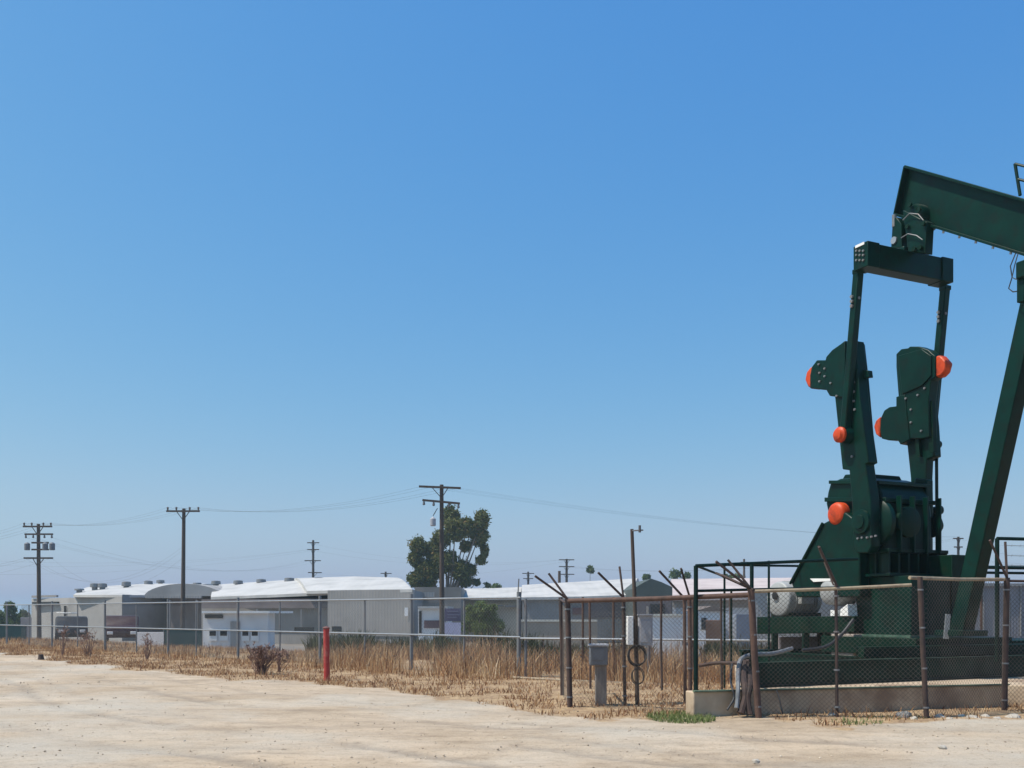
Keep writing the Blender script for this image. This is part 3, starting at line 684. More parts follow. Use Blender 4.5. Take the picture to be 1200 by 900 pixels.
# stool under the reducer: plates with vertical stiffeners
u0,z1=tru(986,647,-.75); u1,_=tru(1040,647,-.75); _,z2=tru(1010,673,-.75)
st=MB().box((u0,-.80,z1-.07),(u1+.08,.80,z1),AX,C0).build('reducer_stool',M['green'],pj,bevel=.01)
MB().box((u0,-.74,z2),(u1-.12,.74,z1-.07),AX,C0).build('core',M['greend'],st)
for k in range(7):
    v_=-.78+k*.255; MB().box((u1-.12,v_,z2+.002),(u1+.06,v_+.04,z1-.072),AX,C0).build('stiffener',M['green'],st)
for k in range(4):
    u_=u0+.05+k*.30; MB().box((u_,-.80,z2+.002),(u_+.035,-.741,z1-.072),AX,C0).build('stiffener',M['green'],st)
MB().box((u0-.04,-.84,z2-.06),(u1+.14,.84,z2),AX,C0).build('bottom_plate',M['green'],st,bevel=.008)
# pedestal
pu0,_=tru(1003,700,-.72); pu1,_=tru(1068,700,-.72)
pz0=1.16
pd_=MB().box((pu0,-.72,pz0),(pu1,.30,z2-.062),AX,C0).build('pedestal',M['green'],pj,bevel=.012)
MB().box((pu0-.05,-.80,pz0-.03),(pu1+.05,.38,pz0+.015),AX,C0).build('foot_plate',mat('pale_green_plate',(.10,.16,.11),.6,col2=(.02,.07,.045),scale=6),pd_)  # plate in pale green mottled with darker green
MB().box((pu1-1.0,.32,pz0),(pu1+.02,.95,z1-.12),AX,C0).build('pedestal',M['greend'],pj,bevel=.012)
# control rod beside the reducer
ra=tr(1097.5,537,1.30); rb_=tr(1098.5,700,1.30)
rd=MB().tube([ra,rb_],.035,8).build('brake_rod',M['green'],pj)
MB().lathe(tr(1099,598,1.27),uu,[(-.1,.05),(-.08,.09),(.08,.09),(.1,.05)],12).build('knob',M['green'],rd)
MB().tube([tr(1088,541,1.25),tr(1099,537,1.30)],.03,8).build('link',M['green'],rd)
# samson post: rear leg in view, two front legs beyond the frame
foot=W(1126,742,18.0); top=Vector((ap.x,ap.y,ap.z-.3))
sp=MB().bar(foot,W(1216,333,16.95),.29,.32,up=uu).build('samson_post_leg',M['green'],pj,bevel=.02)
for k in (-1,1):
    f_=UV(3.62,0,0)*0+Vector((ap.x,ap.y,0))+uu*.75+vv*1.0*k; f_=Vector((max(f_.x,8.75) if k<0 else f_.x,f_.y,.8))
    MB().bar(f_,top+vv*.2*k,.30,.30,up=uu).build('samson_post_leg',M['green'],pj,bevel=.02)
MB().box((-.32,-.32,-.05),(.32,.32,.06),AX,foot).build('foot_plate',M['green'],sp,bevel=.01)
MB().bar(foot+Vector((-.32,-.1,-.1)),foot+Vector((-.28,-.1,.35)),.05,.08).build('clip',M['galv'],sp)
mb=MB(); q=[tr(1190,297,-.25),tr(1184,312,-.3),tr(1186,325,-.3),tr(1182,338,-.3),tr(1187,342,-.3),tr(1196,341,-.3)]
mb.tube(q,.011,6); mb.tube([tr(1193,297,-.25),tr(1189,311,-.3),tr(1186,325,-.3),tr(1190,327,-.3),tr(1197,328,-.3)],.009,6); mb.build('grease_line',M['cable'],pj)
# base frame and deck
B0=Vector((3.67,15.62,0)); bu=(B0-C0).dot(uu); bv=(B0-C0).dot(vv)
def ibeam(u_a,v_a,u_b,v_b,z0,z1,w,name,par=None,m='green'):
    a=UV(u_a,v_a,0); b=UV(u_b,v_b,0); d=(b-a).normalized(); s_=d.cross(zz)
    mb=MB()
    for lo,hi,ww in ((z0,z0+.03,w),(z0+.03,z1-.03,.05),(z1-.03,z1,w)):
        mb.box((0,-ww/2,lo),((b-a).length,ww/2,hi),(d,s_,zz),a)
    return mb.build(name,M[m],par or pj)
bf=ibeam(bu,bv,bu-.15,4.6,.405,.80,.16,'base_beam')
MB().bar(UV(bu+.06,bv,.803),UV(bu-.09,4.6,.803),.03,.012).build('edge_strip',mat('chalky_green_paint',(.15,.20,.15),.7,col2=(.03,.08,.05),scale=2.5),bf)
ibeam(-2.7,-1.9,-2.9,3.2,.405,.80,.16,'base_beam')
for v_ in (-1.6,-.55,.9,2.2): ibeam(bu-.12,v_,-2.7,v_,.405,.78,.14,'base_beam')
# deck plate
MB().box((-1.2,-1.05,.80),(1.25,1.5,1.128),AX,C0).build('deck',M['greend'],pj,bevel=.012)
MB().box((1.251,-2.5,.80),(1.45,2.9,1.0),AX,C0).build('deck',M['greend'],pj,bevel=.012)
MB().box((-.2,1.52,.80),(1.25,3.3,1.06),AX,C0).build('deck',M['greend'],pj,bevel=.012)
# motor platform
m0=tr(887,722,-.95); m1=tr(1003,722,-.95); zt_=m0.lerp(m1,.5).z; _,zb_=tru(945,741,-.95)
mp_=MB().prism([tr(887,723,-.95),tr(1001,722,-.95),tr(1001,741,-.95),tr(887,743,-.95)],vv*1.7).build('motor_platform',M['greend'],pj,bevel=.012)
for px in (908,944,969):
    a=tr(px,742,-.90); MB().bar(a,Vector((a.x,a.y,.42)),.12,.12).build('platform_leg',M['greend'],mp_)
    a=a+vv*1.3; MB().bar(a,Vector((a.x,a.y,.42)),.12,.12).build('platform_leg',M['greend'],mp_)
# motor
mc=tr(912,702,-.9)
mo=MB().lathe(mc,vv,[(-.02,.001),(-.02,.345),(.0,.375),(.03,.385),(.85,.385),(.92,.36),(.95,.2)],32).build('motor',M['motor'],pj)
mb=MB()
for k in range(10):
    v_=.17+k*.065; mb.lathe(mc,vv,[(v_,.385),(v_,.405),(v_+.018,.405),(v_+.018,.385)],32)
mb.build('cooling_fins',M['motor'],mo)
MB().lathe(tr(909,698,-.935),-vv,[(0,.07),(.03,.09),(.04,.05),(.04,.001)],16).build('fan_eye',M['black'],mo)
MB().box((-.35,.1,-.46),(.35,.9,-.30),AX,mc).build('foot',M['greend'],mo)
MB().box((.30,.2,-.12),(.52,.55,.22),AX,mc).build('terminal_box',M['motor'],mo,bevel=.02)
gc=tr(968,693,-1.05)
hs=MB().lathe(gc,vv,[(0,.02),(.0,.16),(.08,.27),(.30,.30),(.6,.30)],24).build('flywheel_housing',M['motor'],pj)
MB().prism([tr(949,678,-1.02),tr(973,678,-1.02),tr(973,681,-1.02),tr(953,682,-1.02)],vv*.6).build('cover_plate',M['white_box'],hs,bevel=.004)
MB().prism([tr(985,714,-1.02),tr(993,708,-1.02),tr(994,722,-1.02),tr(984,722,-1.02)],vv*.25).build('bracket',M['white_box'],pj,bevel=.006)
MB().prism([tr(973,715,-1.0),tr(980,715,-1.0),tr(980,722,-1.0),tr(973,722,-1.0)],vv*.2).build('bracket',M['white_box'],pj,bevel=.006)

# tan cabinet & hoses on the slab (separate things)
a=tr(974,743,-1.02); b=tr(1000,743,-1.02); mb=MB().prism([a,b,Vector((b.x,b.y,.41)),Vector((a.x,a.y,.41))],vv*.5)
cb=mb.build('control_cabinet',mat('tan_cabinet_paint',(.30,.24,.20),.7,col2=(.36,.30,.25),scale=3),origin=Vector((a.x,a.y,.41)),bevel=.012)
tag(cb,'tan control cabinet under the right end of the motor platform','cabinet')
x0=tr(915,745,-.4); mb=MB().box((x0.x,x0.y,.41),(x0.x+1.0,x0.y+.5,1.05)); tag(mb.build('equipment_box',mat('faded_mauve_paint',(.26,.22,.23),.7,col2=(.33,.29,.28),scale=3),origin=(x0.x,x0.y,.41),bevel=.015),'faded mauve equipment box under the left end of the motor platform','box')
def hose(pts,r,m,name,label,cat,n=8):
    P_=[Vector(p) for p in pts]; out=[]
    for i in range(len(P_)-1):
        p0=P_[max(i-1,0)];p1=P_[i];p2=P_[i+1];p3=P_[min(i+2,len(P_)-1)]
        for k in range(6):
            t=k/6; out.append(.5*((2*p1)+(-p0+p2)*t+(2*p0-5*p1+4*p2-p3)*t*t+(-p0+3*p1-3*p2+p3)*t**3))
    out.append(P_[-1]); return tag(MB().tube(out,r,n).build(name,M[m],origin=P_[-1]),label,cat)
hose([W(928,760,16.0),W(905,766,15.7),W(885,767,15.4),W(869,772,15.25),W(865,788,15.0),W(865,806,14.66),W(864,820,14.6),W(863,830,14.55)],.035,'galvd','pipe','grey pipe bending down over the left end of the green base','pipe')
hose([W(872,776,15.25),W(871,792,15.0),W(873,806,14.68),W(873,818,14.62),W(868,836,14.55)],.055,'rust_dark','hose','thick dark hose hanging down over the concrete wall','hose')
hose([W(876,778,15.25),W(879,794,15.0),W(878,807,14.66),W(876,820,14.6),W(879,837,14.55)],.045,'rust_dark','hose','dark hose just right of the thickest one, reaching the ground','hose')
hose([W(858,778,15.4),W(856,796,15.0),W(858,806,14.66),W(860,818,14.6),W(852,832,14.5)],.016,'cable','hose','thin black hose crossing the concrete wall left of the thick hoses','hose')
hose([W(910,809,14.85),W(914,822,14.74),W(917,837,14.66)],.012,'cable','hose','short thin cable on the concrete wall right of the rusty corner post','hose')
hose([W(880,774,15.5),W(862,777,15.9),W(840,777,16.3),W(820,780,16.6)],.03,'rust_dark','pipe','dark horizontal pipe running left from the hoses behind the cage','pipe')
hose([W(1000,726,17.3),W(985,745,17.2),W(967,758,17.0),W(940,762,16.9)],.03,'cable','hose','black hose curving below the motor platform beside the tan cabinet','hose')

# green pipe railing round the machine -------------------------------
gr_=thing('pipe_railing','dark green pipe railing standing on the foundation around the pumpjack','railing',(3.0,14.9,.42))
def pp(a,b,r=.026,name='rail'): MB().tube([a,b],r,8).build(name,M['rail_green'],gr_)
Q0=W(815.5,663,14.95); Q1=W(905,657.5,14.75+.35); 
def down(p,z=.42): return Vector((p.x,p.y,z))
pp(Q0,down(Q0),.034,'post')
E=W(1005,655,16.0); pp(Q0,E); 
K=W(1168.5,631,15.9)
M0=W(815.5,692.5,14.95); M1=W(1005,688,16.0); pp(M0,M1,.022)
Z0=W(815.5,779,14.95)
pp(down(W(881,0,15.1))+Vector((0,0,0)),W(881,661,15.25),.03,'post'); 
for px,t in ((849,661),(857,690)):
    p=W(px,t,19.5); pp(p,down(p,.1),.022,'post')
R0=W(816,663,15.0); R1=W(849,661,19.5); pp(R0,Vector((R1.x,R1.y,R0.z)),.022)
for px in (901,): p=W(px,657,17.8); pp(p,down(p),.022,'post')
pp(W(849,662,19.5),W(1120,666,24.5),.024); 
pp(K,down(K,.8),.036,'post'); pp(K,K+Vector((3.5,.9,0)),.028)
ku=W(1100,664,21.5); pp(ku,ku+Vector((4.5,1.2,0)),.04); pp(ku+Vector((0,0,-.12)),ku+Vector((4.5,1.2,-.12)),.03)

# ------------------------------------------------------------------ service pole, meter pedestal, cable loops
x,y=g2(747,16.75); zg=gz(x,y)
svp=thing('service_pole','slim weathered service pole with a short top bracket inside the left end of the cage','pole',(x,y,zg))
tp=W(740.5,620,16.75)
MB().tube([Vector((x,y,zg-.1)),Vector((x,y,zg)).lerp(tp,.5)+Vector((.01,0,0)),tp],[.038,.035,.029],12).build('shaft',M['wood'],svp)
MB().tube([tp+Vector((0,-.03,-.03)),tp+Vector((.19,-.03,-.02))],.014,6).build('bracket',M['galvd'],svp)
MB().tube([tp+Vector((.13,-.03,-.06)),tp+Vector((.13,-.03,.06))],.022,8).build('insulator',M['insul'],svp)
def boxpx(px0,px1,y0,y1,Y,d): a=W(px0,y1,Y); b=W(px1,y0,Y); return MB().box((a.x,Y,a.z),(b.x,Y+d,b.z))
boxpx(735.5,742.3,722,756,16.6,.20).build('disconnect_box',M['white_box'],svp,bevel=.01)
bx=boxpx(748.5,765,721,757,16.62,.22).build('meter_cabinet',M['grey_box'],svp,bevel=.012)
boxpx(747.8,765.8,719.6,721.2,16.58,.30).build('drip_lid',M['grey_box'],bx)
boxpx(750.5,763,727,753,16.605,.016).build('door',M['grey_box'],bx,bevel=.003)
def ring(c,r1,r2,tube,name,label):
    pts=[c+Vector((math.cos(a)*r1,.02*math.sin(3*a),math.sin(a)*r2)) for a in np.linspace(0,2*PI,25)]
    mb=MB().tube(pts,tube,6,False); pts2=[p+Vector((.012,-.02,.02)) for p in pts]; mb.tube(pts2,tube,6,False)
    return tag(mb.build(name,M['cable'],origin=c),label,'cable')
ring(W(746,769,16.55),.145,.165,.014,'cable_coil','upper coil of black cable hanging on the service pole below the white box')
ring(W(747,793,16.56),.10,.135,.008,'cable_coil','lower thin coil of cable on the service pole near the ground')
x,y=g2(702,16.5); zg=gz(x,y)
mpd=thing('meter_pedestal','dark grey utility box on a weathered post just left of the service pole','utility box',(x,y,zg))
boxpx(698,711,776,831,16.5,.17).build('post',M['post_wood'],mpd,bevel=.01)
hb=boxpx(691.5,712.5,757,780,16.42,.26).build('housing',M['grey_dk'],mpd,bevel=.02)
boxpx(690.5,713.5,755,757.5,16.38,.32).build('lid',M['grey_box'],hb,bevel=.004)
boxpx(694,708,760,774,16.405,.016).build('door',M['grey_dk'],hb,bevel=.004)

# red post
x,y=g2(383,23.3); rbp=thing('safety_post','bright red round safety post standing at the edge of the dirt lot','post',(x,y,0))
MB().tube([(x,y,-.1),(x-.012,y,1.22)], .072,16).build('shaft',M['red'],rbp); MB().lathe((x-.012,y,1.22),(0,0,1),[(0,.084),(.02,.09),(.04,.07),(.06,.001)],16).build('cap',mat('worn_dark_cap',(.16,.07,.06),.8),rbp)

# ------------------------------------------------------------------ utility poles and lines
ARM={}
def upole(px,top,Y,label,arms,r=.16,lean=0,extra=None,base=-1.25):
    x=(px-CX)/F*Y; t=W(px+lean,top,Y); o=thing('utility_pole',label,'utility pole',(x,Y,base+.05),'utility poles beyond the fence')
    MB().tube([(x,Y,base),t],[r,r*.7],10).build('shaft',M['wood'],o); ARM[px]=[]
    for (yy,x0,x1,k) in arms:
        a=W(x0,yy if not isinstance(yy,tuple) else yy[0],Y-.15); b=W(x1,yy if not isinstance(yy,tuple) else yy[1],Y-.15)
        am=MB().bar(a,b,.13,.14).build('crossarm',M['wood'],o)
        ends=[]
        n_=4
        for i in range(n_):
            t_=(.04,.30,.70,.96)[i]; q=a.lerp(b,t_)
            if k: MB().lathe(q+Vector((0,0,.07 if k>0 else -.07)),(0,0,k),[(0,.03),(.05,.07),(.16,.08),(.22,.10),(.28,.03)],8).build('insulator',M['insul'],am)
            ends.append(q+Vector((0,0,.3*k)))
        ARM[px].append(ends)
        if k>=0: 
            c=Vector((x+(t.x-x)*.9,Y-.15,(a.z+b.z)/2)); mb=MB(); mb.bar(a.lerp(b,.3),c+Vector((0,0,-.75)),.05,.05); mb.bar(a.lerp(b,.7),c+Vector((0,0,-.75)),.05,.05); mb.build('brace',M['wood'],am)
    if extra: extra(o,x,Y)
    return o
def bank(o,x,Y):
    for dx in (-.75,.55,1.05): 
        MB().lathe((x+dx*1.2,Y-.3,W(0,645,Y).z),(0,0,1),[(0,.19),(.03,.23),(.55,.23),(.64,.15),(.68,.05)],12).build('transformer',M['grey_dk'],o)
    MB().bar(W(37,636,Y-.2),W(57,636,Y-.2),.1,.14).build('crossarm',M['wood'],o); MB().bar(W(37,644,Y-.2),W(57,644,Y-.2),.1,.14).build('crossarm',M['wood'],o)
upole(46,614,85,'leftmost utility pole, with stacked crossarms and a bank of transformers',[(617,27,61,1),(626,29,62,-1),(654,28,62,0)],.20,-1,bank)
upole(214,596,80,'utility pole with a single crossarm standing over the domed grey roof',[(599,195,234,1)],.20,1.5)
def xf(o,x,Y): MB().lathe((x-.6,Y-.35,W(0,617,Y).z),(0,0,1),[(0,.15),(.04,.20),(.5,.20),(.58,.1),(.64,.04)],12).build('transformer',M['grey_box'],o); MB().tube([(x-.6,Y-.3,W(0,605,Y).z),(x-.3,Y-.2,W(0,596,Y).z)],.03,6).build('lead',M['cable'],o)
upole(518,568,68,'tallest utility pole, with two crossarms, in front of the large tree',[((570,572),491,540,0),((586,590),495,539,-1)],.19,-.5,xf)
upole(367,633,150,'distant utility pole with four crossarms above the long white roof',[(636,360,374,0),(644,360,374,0),(657,357,376,0),(671,361,377,0)],.24)
upole(664,655,150,'distant utility pole with three crossarms right of the large tree',[(656,655,673,0),(664,655,673,0),(673,655,673,0)],.24)
upole(619,670,170,'small far utility pole with one crossarm between the tree and the rusty cage',[(672,612,626,0),(678,613,625,0)],.24)
upole(655.5,669,110,'short plain pole directly left of the three armed distant pole',[],.22)
upole(452,670,170,'far pole top with one small crossarm behind the white roof',[(672,446,459,0)],.24)
upole(1123,629,120,'distant utility pole seen between the crank and the leaning samson post leg',[(631,1117,1129,0),(641,1118,1128,0),(652,1119,1129,0)],.20)
upole(872,655,130,'thin distant pole behind the top rail of the green pipe railing',[(659,868,877,0)],.2)
def span(a,b,sag,label,n=12,r=.0045):
    pts=[a.lerp(b,t)-Vector((0,0,sag*4*t*(1-t))) for t in np.linspace(0,1,n+1)]
    return tag(MB().tube(pts,r,4,False).build('power_line',M['cable'],origin=a),label,'power line','power lines')
farL=[W(-140,620+5*i,75) for i in range(4)]
for i in range(4):
    span(ARM[46][0][i],ARM[214][0][i],.7,'thin top line sagging from the leftmost pole to the single armed pole')
    span(ARM[214][0][i],ARM[518][0][i],.9,'thin top line from the single armed pole to the tallest pole')
    span(farL[i],ARM[46][0][i],1.0,'thin top line leaving the picture left of the leftmost pole')
    span(ARM[518][0][i],W(1119+3*i,629,120),1.0,'thin line running right from the tallest pole towards the pumpjack',n=14,r=.003)
for i in (0,1,3):
    span(ARM[46][1][i],ARM[367][2][i],2.2,'faint lower line sagging right from the transformer pole')
    span(ARM[46][2][i],Vector(((214-CX)/F*80,80,ARM[214][0][0].z-3.2-.3*i)),2.4,'faint deep sagging line right of the transformer pole')
    span(W(-150,650+8*i,80),ARM[46][2][i],1.0,'faint lower line leaving the picture left of the transformer pole')
    span(ARM[367][i%4][0],ARM[664][0][i%4],1.5,'faint far line between the two distant poles behind the tree',n=14)
    span(ARM[367][1][i],W(-120,650+7*i,120),1.5,'faint far line running left from the distant four armed pole')
    span(ARM[664][1][i],ARM[1123][0][i],2.0,'faint far line running right behind the pumpjack',n=14)
for i in range(4): span(ARM[1123][min(i,2)][i],W(1300,640+9*i,100),.6,'faint line crossing the sky at the right edge behind the railing')

# ------------------------------------------------------------------ trees
leaf_cache={}
def leaves(name,blobs,n,sz,m,parent,drop=.35):
    """thousands of leaf sprays spread through ellipsoidal clumps (centre, radii)"""
    vol=np.array([b[1].x*b[1].y*b[1].z for b in blobs])**.75; vol/=vol.sum(); C_=[];T=[]
    sub=[]
    for b,w in zip(blobs,vol):
        k=max(3,int(w*n/26))
        for _ in range(k):
            d=Vector(rng.normal(size=3)).normalized()*(random.random()**.45)
            sub.append((b[0]+Vector((d.x*b[1].x,d.y*b[1].y,d.z*b[1].z))*.92,random.uniform(.11,.25)*max(b[1]),random.random()))
    for c,r,t in sub:
        for _ in range(26):
            C_.append(c+Vector(rng.normal(0,r,3))*Vector((1,1,.8)).x); T.append(min(1,max(0,.15+.7*t+random.gauss(0,.12))))
    C_=np.array([tuple(c) for c in C_]); n=len(C_); T=np.array(T)
    a=rng.normal(size=(n,3)); a[:,2]-=drop*1.5; a/=np.linalg.norm(a,axis=1)[:,None]
    b=np.cross(a,rng.normal(size=(n,3))); b/=np.linalg.norm(b,axis=1)[:,None]
    L_=rng.uniform(.7,1.3,n)[:,None]*sz; V_=np.stack([C_-a*L_,C_-b*L_*.38,C_+a*L_,C_+b*L_*.38],1).reshape(-1,3)
    V_=V_-np.array(tuple(ORG[parent.name]))
    o=raw_mesh(name,V_,np.arange(n*4).reshape(-1,4),m,{'tone':np.repeat(T,4)}); o.parent=parent; return o
leaf_m=tone_mat('eucalyptus_leaves',[(0,(.040,.056,.012)),(.5,(.10,.12,.028)),(.8,(.17,.16,.045)),(1,(.24,.145,.055))],.6,.3)
leaf_d=tone_mat('dark_leaves',[(0,(.04,.07,.018)),(.6,(.09,.13,.035)),(1,(.16,.19,.06))],.6,.35)
bark=mat('tree_bark',(.13,.10,.08),.9,col2=(.22,.18,.15),scale=3,stretch=(2,2,.5))
def tree(name,label,px,Y,blobs,n,sz,m,cat='tree',base=-1.2,fat=1.0,trunk=.3):
    x=(px-CX)/F*Y; o=thing(name,label,cat,(x,Y,base))
    B=[]
    for q in blobs:
        bx_,by_,rx=q[:3]; rz=q[3] if len(q)>3 else rx; rx*=fat; rz*=fat; c=W(bx_,by_,Y); c.y+=random.uniform(-1,1)*rx*Y/F*.8
        B.append((c,Vector((rx,rx*1.05,rz))*(Y/F)))
    zc=min(b[0].z for b in B); fork=Vector((x,Y,base+(zc-base)*.55)); mb=MB()
    mb.tube([(x,Y,base-.2),(x+trunk*.3,Y,(base+fork.z)/2),fork],[trunk,trunk*.85,trunk*.7],10)
    mb.build('trunk',bark,o)
    mb=MB()
    for c,r in B:
        mid=fork.lerp(c,.5)+Vector((random.gauss(0,.2),random.gauss(0,.2),-.1*(c-fork).length*.5))
        mb.tube([fork,mid,c+Vector((0,0,-r.z*.1))],[trunk*.45,trunk*.28,trunk*.10],6)
    mb.build('limbs',bark,o)
    leaves('crown',B,n,sz,m,o); return o
tree('eucalyptus_tree','large ragged eucalyptus tree rising behind the warehouses',524,122,
 [(490,641,7,10),(487,655,7,8),(507,645,9),(517,632,9),(529,606,7,11),(534,621,11),(547,618,9),(564,609,7,9),(561,628,9,10),(568,645,4,6),(546,640,6),(517,659,11),(502,670,12),(489,679,8),(500,684,9,6),(540,668,10),(551,669,6),(563,656,5),(481,678,3.5),(529,653,6),(558,682,4,3),(571,686,3.5,2),(545,681,7,5)],
 80000,.21,leaf_m,trunk=.42,fat=1.12)
tree('round_bush','dense round green bush behind the fence beside the dark sign',564,62,
 [(556,722,10,9),(572,722,10,10),(564,715,10,8),(583,733,8,7),(548,733,7,9),(566,735,13,8),(578,712,5,4),(550,713,5,4)],16000,.085,tone_mat('bush_leaves',[(0,(.06,.09,.02)),(.6,(.13,.18,.05)),(1,(.22,.26,.09))],.6,.4),'bush',-1.15,trunk=.12)
for lb,px,Y,bl,n in (('dark cypress like tree at the far left edge behind the green screen',15,130,[(15,714,6,8),(15,725,7,7),(8,731,9,7)],2200),
    ('low spreading dark tree right of the cypress like tree at the far left',28,130,[(29,719,4,4),(27,726,6,6),(33,724,3,4)],1500),
    ('dark tree cut by the left edge of the picture',-4,125,[(-6,725,10,9),(2,731,8,6)],1500)):
    tree('background_tree',lb,px,Y,bl,n,.26,leaf_d,trunk=.25)
k=0
for lb,px,bl in (('small dark treetop showing above the long low roofs left of the green railing',760,[(758,677,5,3)]),
    ('low dark treetop just behind the corner of the green railing',795,[(792,673,8,4),(803,675,6,4)]),
    ('low dark treetop under the top rail of the green railing',860,[(853,676,5,2),(866,677,6,3)]),
    ('small treetop between the large tree and the small far pole',583,[(582,689,6,3)]),
    ('small treetop right above the white roof beside the three armed pole',692,[(692,668,4,4)]),):
    tree('background_tree',lb,px,175,bl,700,.34,leaf_d,trunk=.22)

# ------------------------------------------------------------------ buildings
BASE=-1.25
def foot(pts): return [Vector(((px-CX)/F*Y,Y,0)) for px,Y in pts]
def walls(b,pts,ytop,m,name='wall',base=BASE,ref=None):
    P_=foot(pts); Yr=ref or pts[0][1]; z=W(0,ytop,Yr).z
    return MB().hexa([Vector((p.x,p.y,base)) for p in P_],[Vector((p.x,p.y,z)) for p in P_]).build(name,m,b)
def loft(b,eave,ridge,m,name='roof',lift=0.0,th=.25):
    """low curved roof: front eave line, ridge line, mirrored back slope; closed underneath"""
    E_=[W(*p) for p in eave]; R_=[W(*p) for p in ridge]; n=len(E_); rows=[]
    for i in range(n):
        e,r=E_[i],R_[i]; prof=[]
        for k in range(7):
            t=k/6; prof.append(Vector((e.x+(r.x-e.x)*t,e.y+(r.y-e.y)*t,e.z+(r.z-e.z)*math.sin(t*PI/2)+lift)))
        for k in range(5,-1,-1):
            q=prof[k]; prof.append(Vector((2*r.x-q.x,2*r.y-q.y,q.z)))
        prof+= [prof[-1]-Vector((0,0,th)), prof[0]-Vector((0,0,th))]
        rows.append(prof)
    m_=len(rows[0]); vs=[p for r in rows for p in r]
    fs=[(i*m_+k,i*m_+(k+1)%m_,(i+1)*m_+(k+1)%m_,(i+1)*m_+k) for i in range(n-1) for k in range(m_)]
    fs+=[tuple(range(m_-1,-1,-1)),tuple((n-1)*m_+k for k in range(m_))]
    return MB().add(vs,fs).build(name,m,b)
def vent(b,px,y0,y1,Y):
    c=W(px,y1,Y); h=(y1-y0)*Y/F; 
    MB().lathe(c+Vector((0,0,-.6)),(0,0,1),[(0,.30),(.6+h*.35,.30),(.6+h*.4,.52),(.6+h,.48),(.6+h*1.1,.2)],10).build('roof_vent',M['galvd'],b)
def patch(b,px0,px1,y0,y1,Y,m,name,d=.12,Y1=None):
    """a shallow box standing proud of a wall between two surveyed columns"""
    a=W(px0,y1,Y); c=W(px1,y0,Y1 or Y); q=[Vector((a.x,a.y,a.z)),Vector((c.x,c.y,a.z)),Vector((c.x,c.y+d,a.z)),Vector((a.x,a.y+d,a.z))]
    return MB().hexa(q,[Vector((p.x,p.y,c.z)) for p in q]).build(name,m,b)
def bldg(label,pts,cat='building',name='warehouse'):
    x=sum((px-CX)/F*Y for px,Y in pts)/len(pts); y=sum(Y for _,Y in pts)/len(pts)
    return thing(name,label,cat,(x,y,BASE))
# A: pale warehouse at the left
A=[(37,112),(143,97),(236,112),(300,150),(110,150)]
w=bldg('long pale grey warehouse with a white curved roof behind the leftmost pole',A)
walls(w,A,699,M['w_lgrey'],ref=97)
patch(w,143.5,236,699.5,745,96.93,M['w_grey'],'side_wall',.05,Y1=111.9)  # face turned from the sun: its shade is painted as a darker grey
loft(w,[(86,697,103),(143,697.2,97.2),(205,697.5,104)],[(110,688,125),(180,684.5,122),(250,684.5,126)],M['r_white'])
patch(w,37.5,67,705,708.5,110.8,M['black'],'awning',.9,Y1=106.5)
patch(w,37,66,697.2,700.5,111.5,M['w_grey'],'fascia',.5,Y1=107.5)
for px in (76,85): patch(w,px-1.2,px+1.4,710,722,105.5,M['black'],'window',.1)
for px,y0,y1,Y in ((111,684,691,108),(120,684,691,108),(148,682,690,108),(174,681,688,114),(188,680,685,120),(164,685,688,118),(93,690,693,106)): vent(w,px,y0,y1,Y)
# B: dome
D_=[(192,99),(236,95),(310,125),(240,135)]
w=bldg('brown walled building with a grey domed roof under the single armed pole',D_)
walls(w,[(196,99),(262,96.5),(300,125),(225,130)],700,M['w_brown'],ref=97)
mb=MB(); n=18; fr=[]; bk=[]
for k in range(n+1):
    t=k/n; px=168+94*t; y=698.5-14.5*(1-(2*t-1)**2)**.62 if 0<t<1 else 698.5; fr.append(W(px,y,96)); 
    q=W(px,y,96); bk.append(Vector((q.x+3.5,q.y+26,q.z)))
mb.hexa(fr[::-1],bk[::-1]); mb.build('roof',M['r_grey'],w)
patch(w,170,236,698,701,95.8,M['w_lgrey'],'fascia',.3)
vent(w,231,683,686,112)
for px in (198,230): patch(w,px-1,px+1.4,703,745,95.6,M['w_grey'],'column',.2)
# C: middle warehouse
C_=[(236,92),(385,86),(430,112),(285,118)]
w=bldg('wide warehouse with a shaded brown eave and white roof behind the small white shed',C_)
walls(w,C_,703,M['w_blue'],ref=88)
patch(w,236,384.5,701.5,713,91.0,M['w_brown'],'eave_wall',.3,Y1=85.1)  # dark brown band: shade of the recess under the eave put into the colour
loft(w,[(247,699.5,91.5),(315,697,88),(384,694,85.0)],[(252,685.5,112),(330,680.5,106),(392,678,103)],M['r_white'])
for px,y0,y1,Y in ((253,681,687,104),(279,680.5,686.5,102),(306,679,685,101),(339,677.5,684,99),(374,677,683,97)): vent(w,px,y0,y1,Y)
patch(w,345,368,735,741,85.5,M['black'],'loading_door',.1)
for px in (262,300,352): patch(w,px,px+2,714,742,88.2-(px-262)*.03,M['w_lgrey'],'column',.15)
# D: blue grey warehouse
D2=[(384,83),(484,80),(505,104),(410,108)]
w=bldg('blue grey warehouse with a bulging white roof left of the tallest pole',D2)
walls(w,D2,691.5,M['w_blue'],ref=82)
loft(w,[(360,692.5,85),(420,691,82),(483,690.5,80)],[(345,678,103),(415,676.0,100),(462,677.5,98)],M['r_white'])
patch(w,384,482,728,745,82.95,M['w_grey'],'lower_band',.06,Y1=79.95)
patch(w,389,400,734,740,82.4,M['black'],'window',.1)
patch(w,474,478,712,722,80.0,M['w_white'],'utility_panel',.1)
for px in (424,428): MB().tube([W(px,691,88),W(px,683,88)],.05,6).build('vent_pipe',M['galvd'],w)
